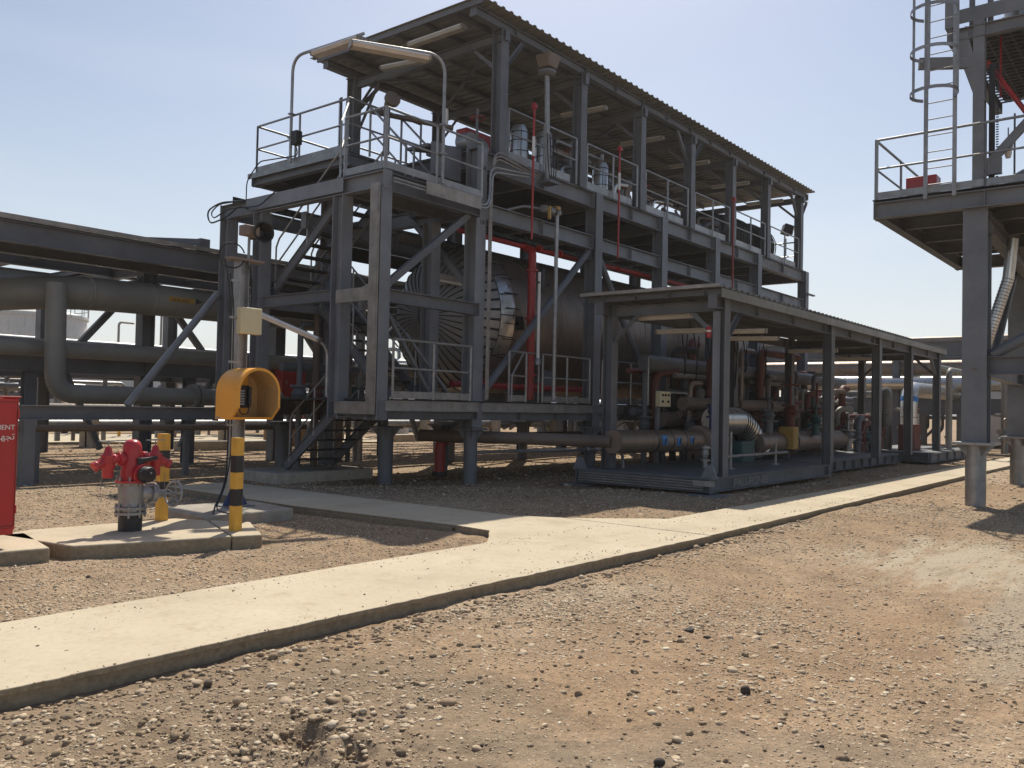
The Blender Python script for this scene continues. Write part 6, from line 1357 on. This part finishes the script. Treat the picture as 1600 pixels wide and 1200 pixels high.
pipeline('skid_pipe', 'wide dark header running high behind the shelter columns', [(18.6, 10.75, 2.75), (33.5, 10.75, 2.75)], .2, 'steel', n=18, grp='pipes on the skids', fl=(((23.4, 10.75, 2.75), (1, 0, 0)), ((28.2, 10.75, 2.75), (1, 0, 0))))
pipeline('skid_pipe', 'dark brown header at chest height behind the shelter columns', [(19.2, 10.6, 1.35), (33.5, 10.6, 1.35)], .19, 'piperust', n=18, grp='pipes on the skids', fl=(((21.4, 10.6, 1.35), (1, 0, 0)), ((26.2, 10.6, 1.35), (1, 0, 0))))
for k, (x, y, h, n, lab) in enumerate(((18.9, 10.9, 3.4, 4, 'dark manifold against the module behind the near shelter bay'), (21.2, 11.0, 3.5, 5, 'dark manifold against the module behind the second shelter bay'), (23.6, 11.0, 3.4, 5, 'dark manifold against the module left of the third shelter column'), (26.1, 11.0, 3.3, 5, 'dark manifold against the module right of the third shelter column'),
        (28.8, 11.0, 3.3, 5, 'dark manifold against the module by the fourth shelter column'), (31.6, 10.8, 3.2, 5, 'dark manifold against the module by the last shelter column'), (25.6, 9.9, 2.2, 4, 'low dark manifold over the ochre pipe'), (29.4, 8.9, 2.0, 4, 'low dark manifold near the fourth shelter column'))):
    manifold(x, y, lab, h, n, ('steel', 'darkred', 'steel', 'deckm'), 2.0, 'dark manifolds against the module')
for k, (x, z, r, mt_, lab) in enumerate(((42.4, 3.75, .34, 'dclad', 'stained upper pipe in the gap of the right background rack'), (46.4, 3.4, .3, 'pipe', 'rear grey pipe on the right background rack'))):
    pipeline('rack_pipe', lab, [(x, -22, z), (x, 24, z)], r, mt_, n=16, grp='pipes on the right background rack')
# low runs on the ground under and behind the module
for k, (y, z, r, mt_, lab) in enumerate(((27.5, 1.25, .14, 'piperust', 'brown pipe at knee height beyond the left rack'), (27.9, .7, .2, 'galv', 'grey pipe at knee height beyond the left rack'))):
    f = pipeline('low_run', lab, [(11 if y < 20 else 8, y, z), (40, y, z)], r, mt_, n=12, grp='low pipe runs on sleepers')
    for x in range(13, 40, 5): MB().box(x-.1, x+.1, y-.25, y+.25, -.1, z-r-.002).build('sleeper', 'conc', f)
for k, (x0, x1, y0, y1, h, mt_, lab) in enumerate(((18.5, 24.5, 41.5, 44, 3.0, 'white', 'pale grey equipment shed far left under the flare line'), (28, 33, 42, 43.6, 3.2, 'steel2', 'grey louvred shed far behind the telephone pole'), (35, 41, 36, 38.5, 2.6, 'white', 'low pale shed behind the stair'), (43.5, 49, 27.5, 30, 3.0, 'steel2', 'grey shed behind the module'), (48.2, 50.0, 11.5, 14.5, 2.6, 'white', 'pale shed right of the shelter end'))):
    f = thing('equipment_shed', lab, 'shed', (x0, y0, 0), 'far equipment sheds')
    MB().box(x0, x1, y0, y1, 0, h).build('wall', mt_, f); MB().box(x0-.15, x1+.15, y0-.15, y1+.15, h+.002, h+.12).build('roof', 'galv', f)
    for q in range(2): MB().box(x0+.8+q*2, x0+1.7+q*2, y0-.03, y0-.004, .1, 2.1).build('door', 'galv', f)
# the far repeats differ only by place: name each by its order across the view
ORD = ['leftmost', 'second', 'third', 'fourth', 'fifth', 'sixth', 'seventh', 'eighth', 'ninth', 'tenth', 'eleventh', 'twelfth', 'thirteenth', 'fourteenth', 'fifteenth', 'sixteenth', 'seventeenth', 'eighteenth', 'nineteenth', 'twentieth']
def screen_x(o):
    d = o.location-cam.matrix_world.translation; return d.dot(rt)/max(.1, d.dot(fw))
for g_, what in ((g1, 'far clad vessel on saddles'), (g2, 'far small steel equipment frame'), (g3, 'far upright pale drum')):
    grp_ = sorted([o for o in bpy.data.objects if o.parent is None and o.get('group') == g_], key=screen_x)
    for k, o in enumerate(grp_): o['label'] = '%s %s%s beyond the steelwork' % (ORD[k], what, '' if k == 0 else ' counted from the left')
# ---------------------------------------------------------------- dusty air
hz = MB(); hz.box(-25, 130, -70, 110, -1.5, 14); hz = hz.build('haze', 'steel', None); hz.data.materials.clear()
hmat = bpy.data.materials.new('dusty_air'); hmat.use_nodes = True; hn = hmat.node_tree; hn.nodes.remove(hn.nodes["Principled BSDF"])
pv = hn.nodes.new("ShaderNodeVolumePrincipled"); pv.inputs['Color'].default_value = (.93, .90, .86, 1); pv.inputs['Density'].default_value = .0006; pv.inputs['Anisotropy'].default_value = .35
hn.links.new(pv.outputs[0], hn.nodes["Material Output"].inputs['Volume']); hz.data.materials.append(hmat); tag(hz, 'thin dusty air over the whole plant', 'haze', kind='stuff')


for o in bpy.data.objects:
    if '_o' in o: del o['_o']
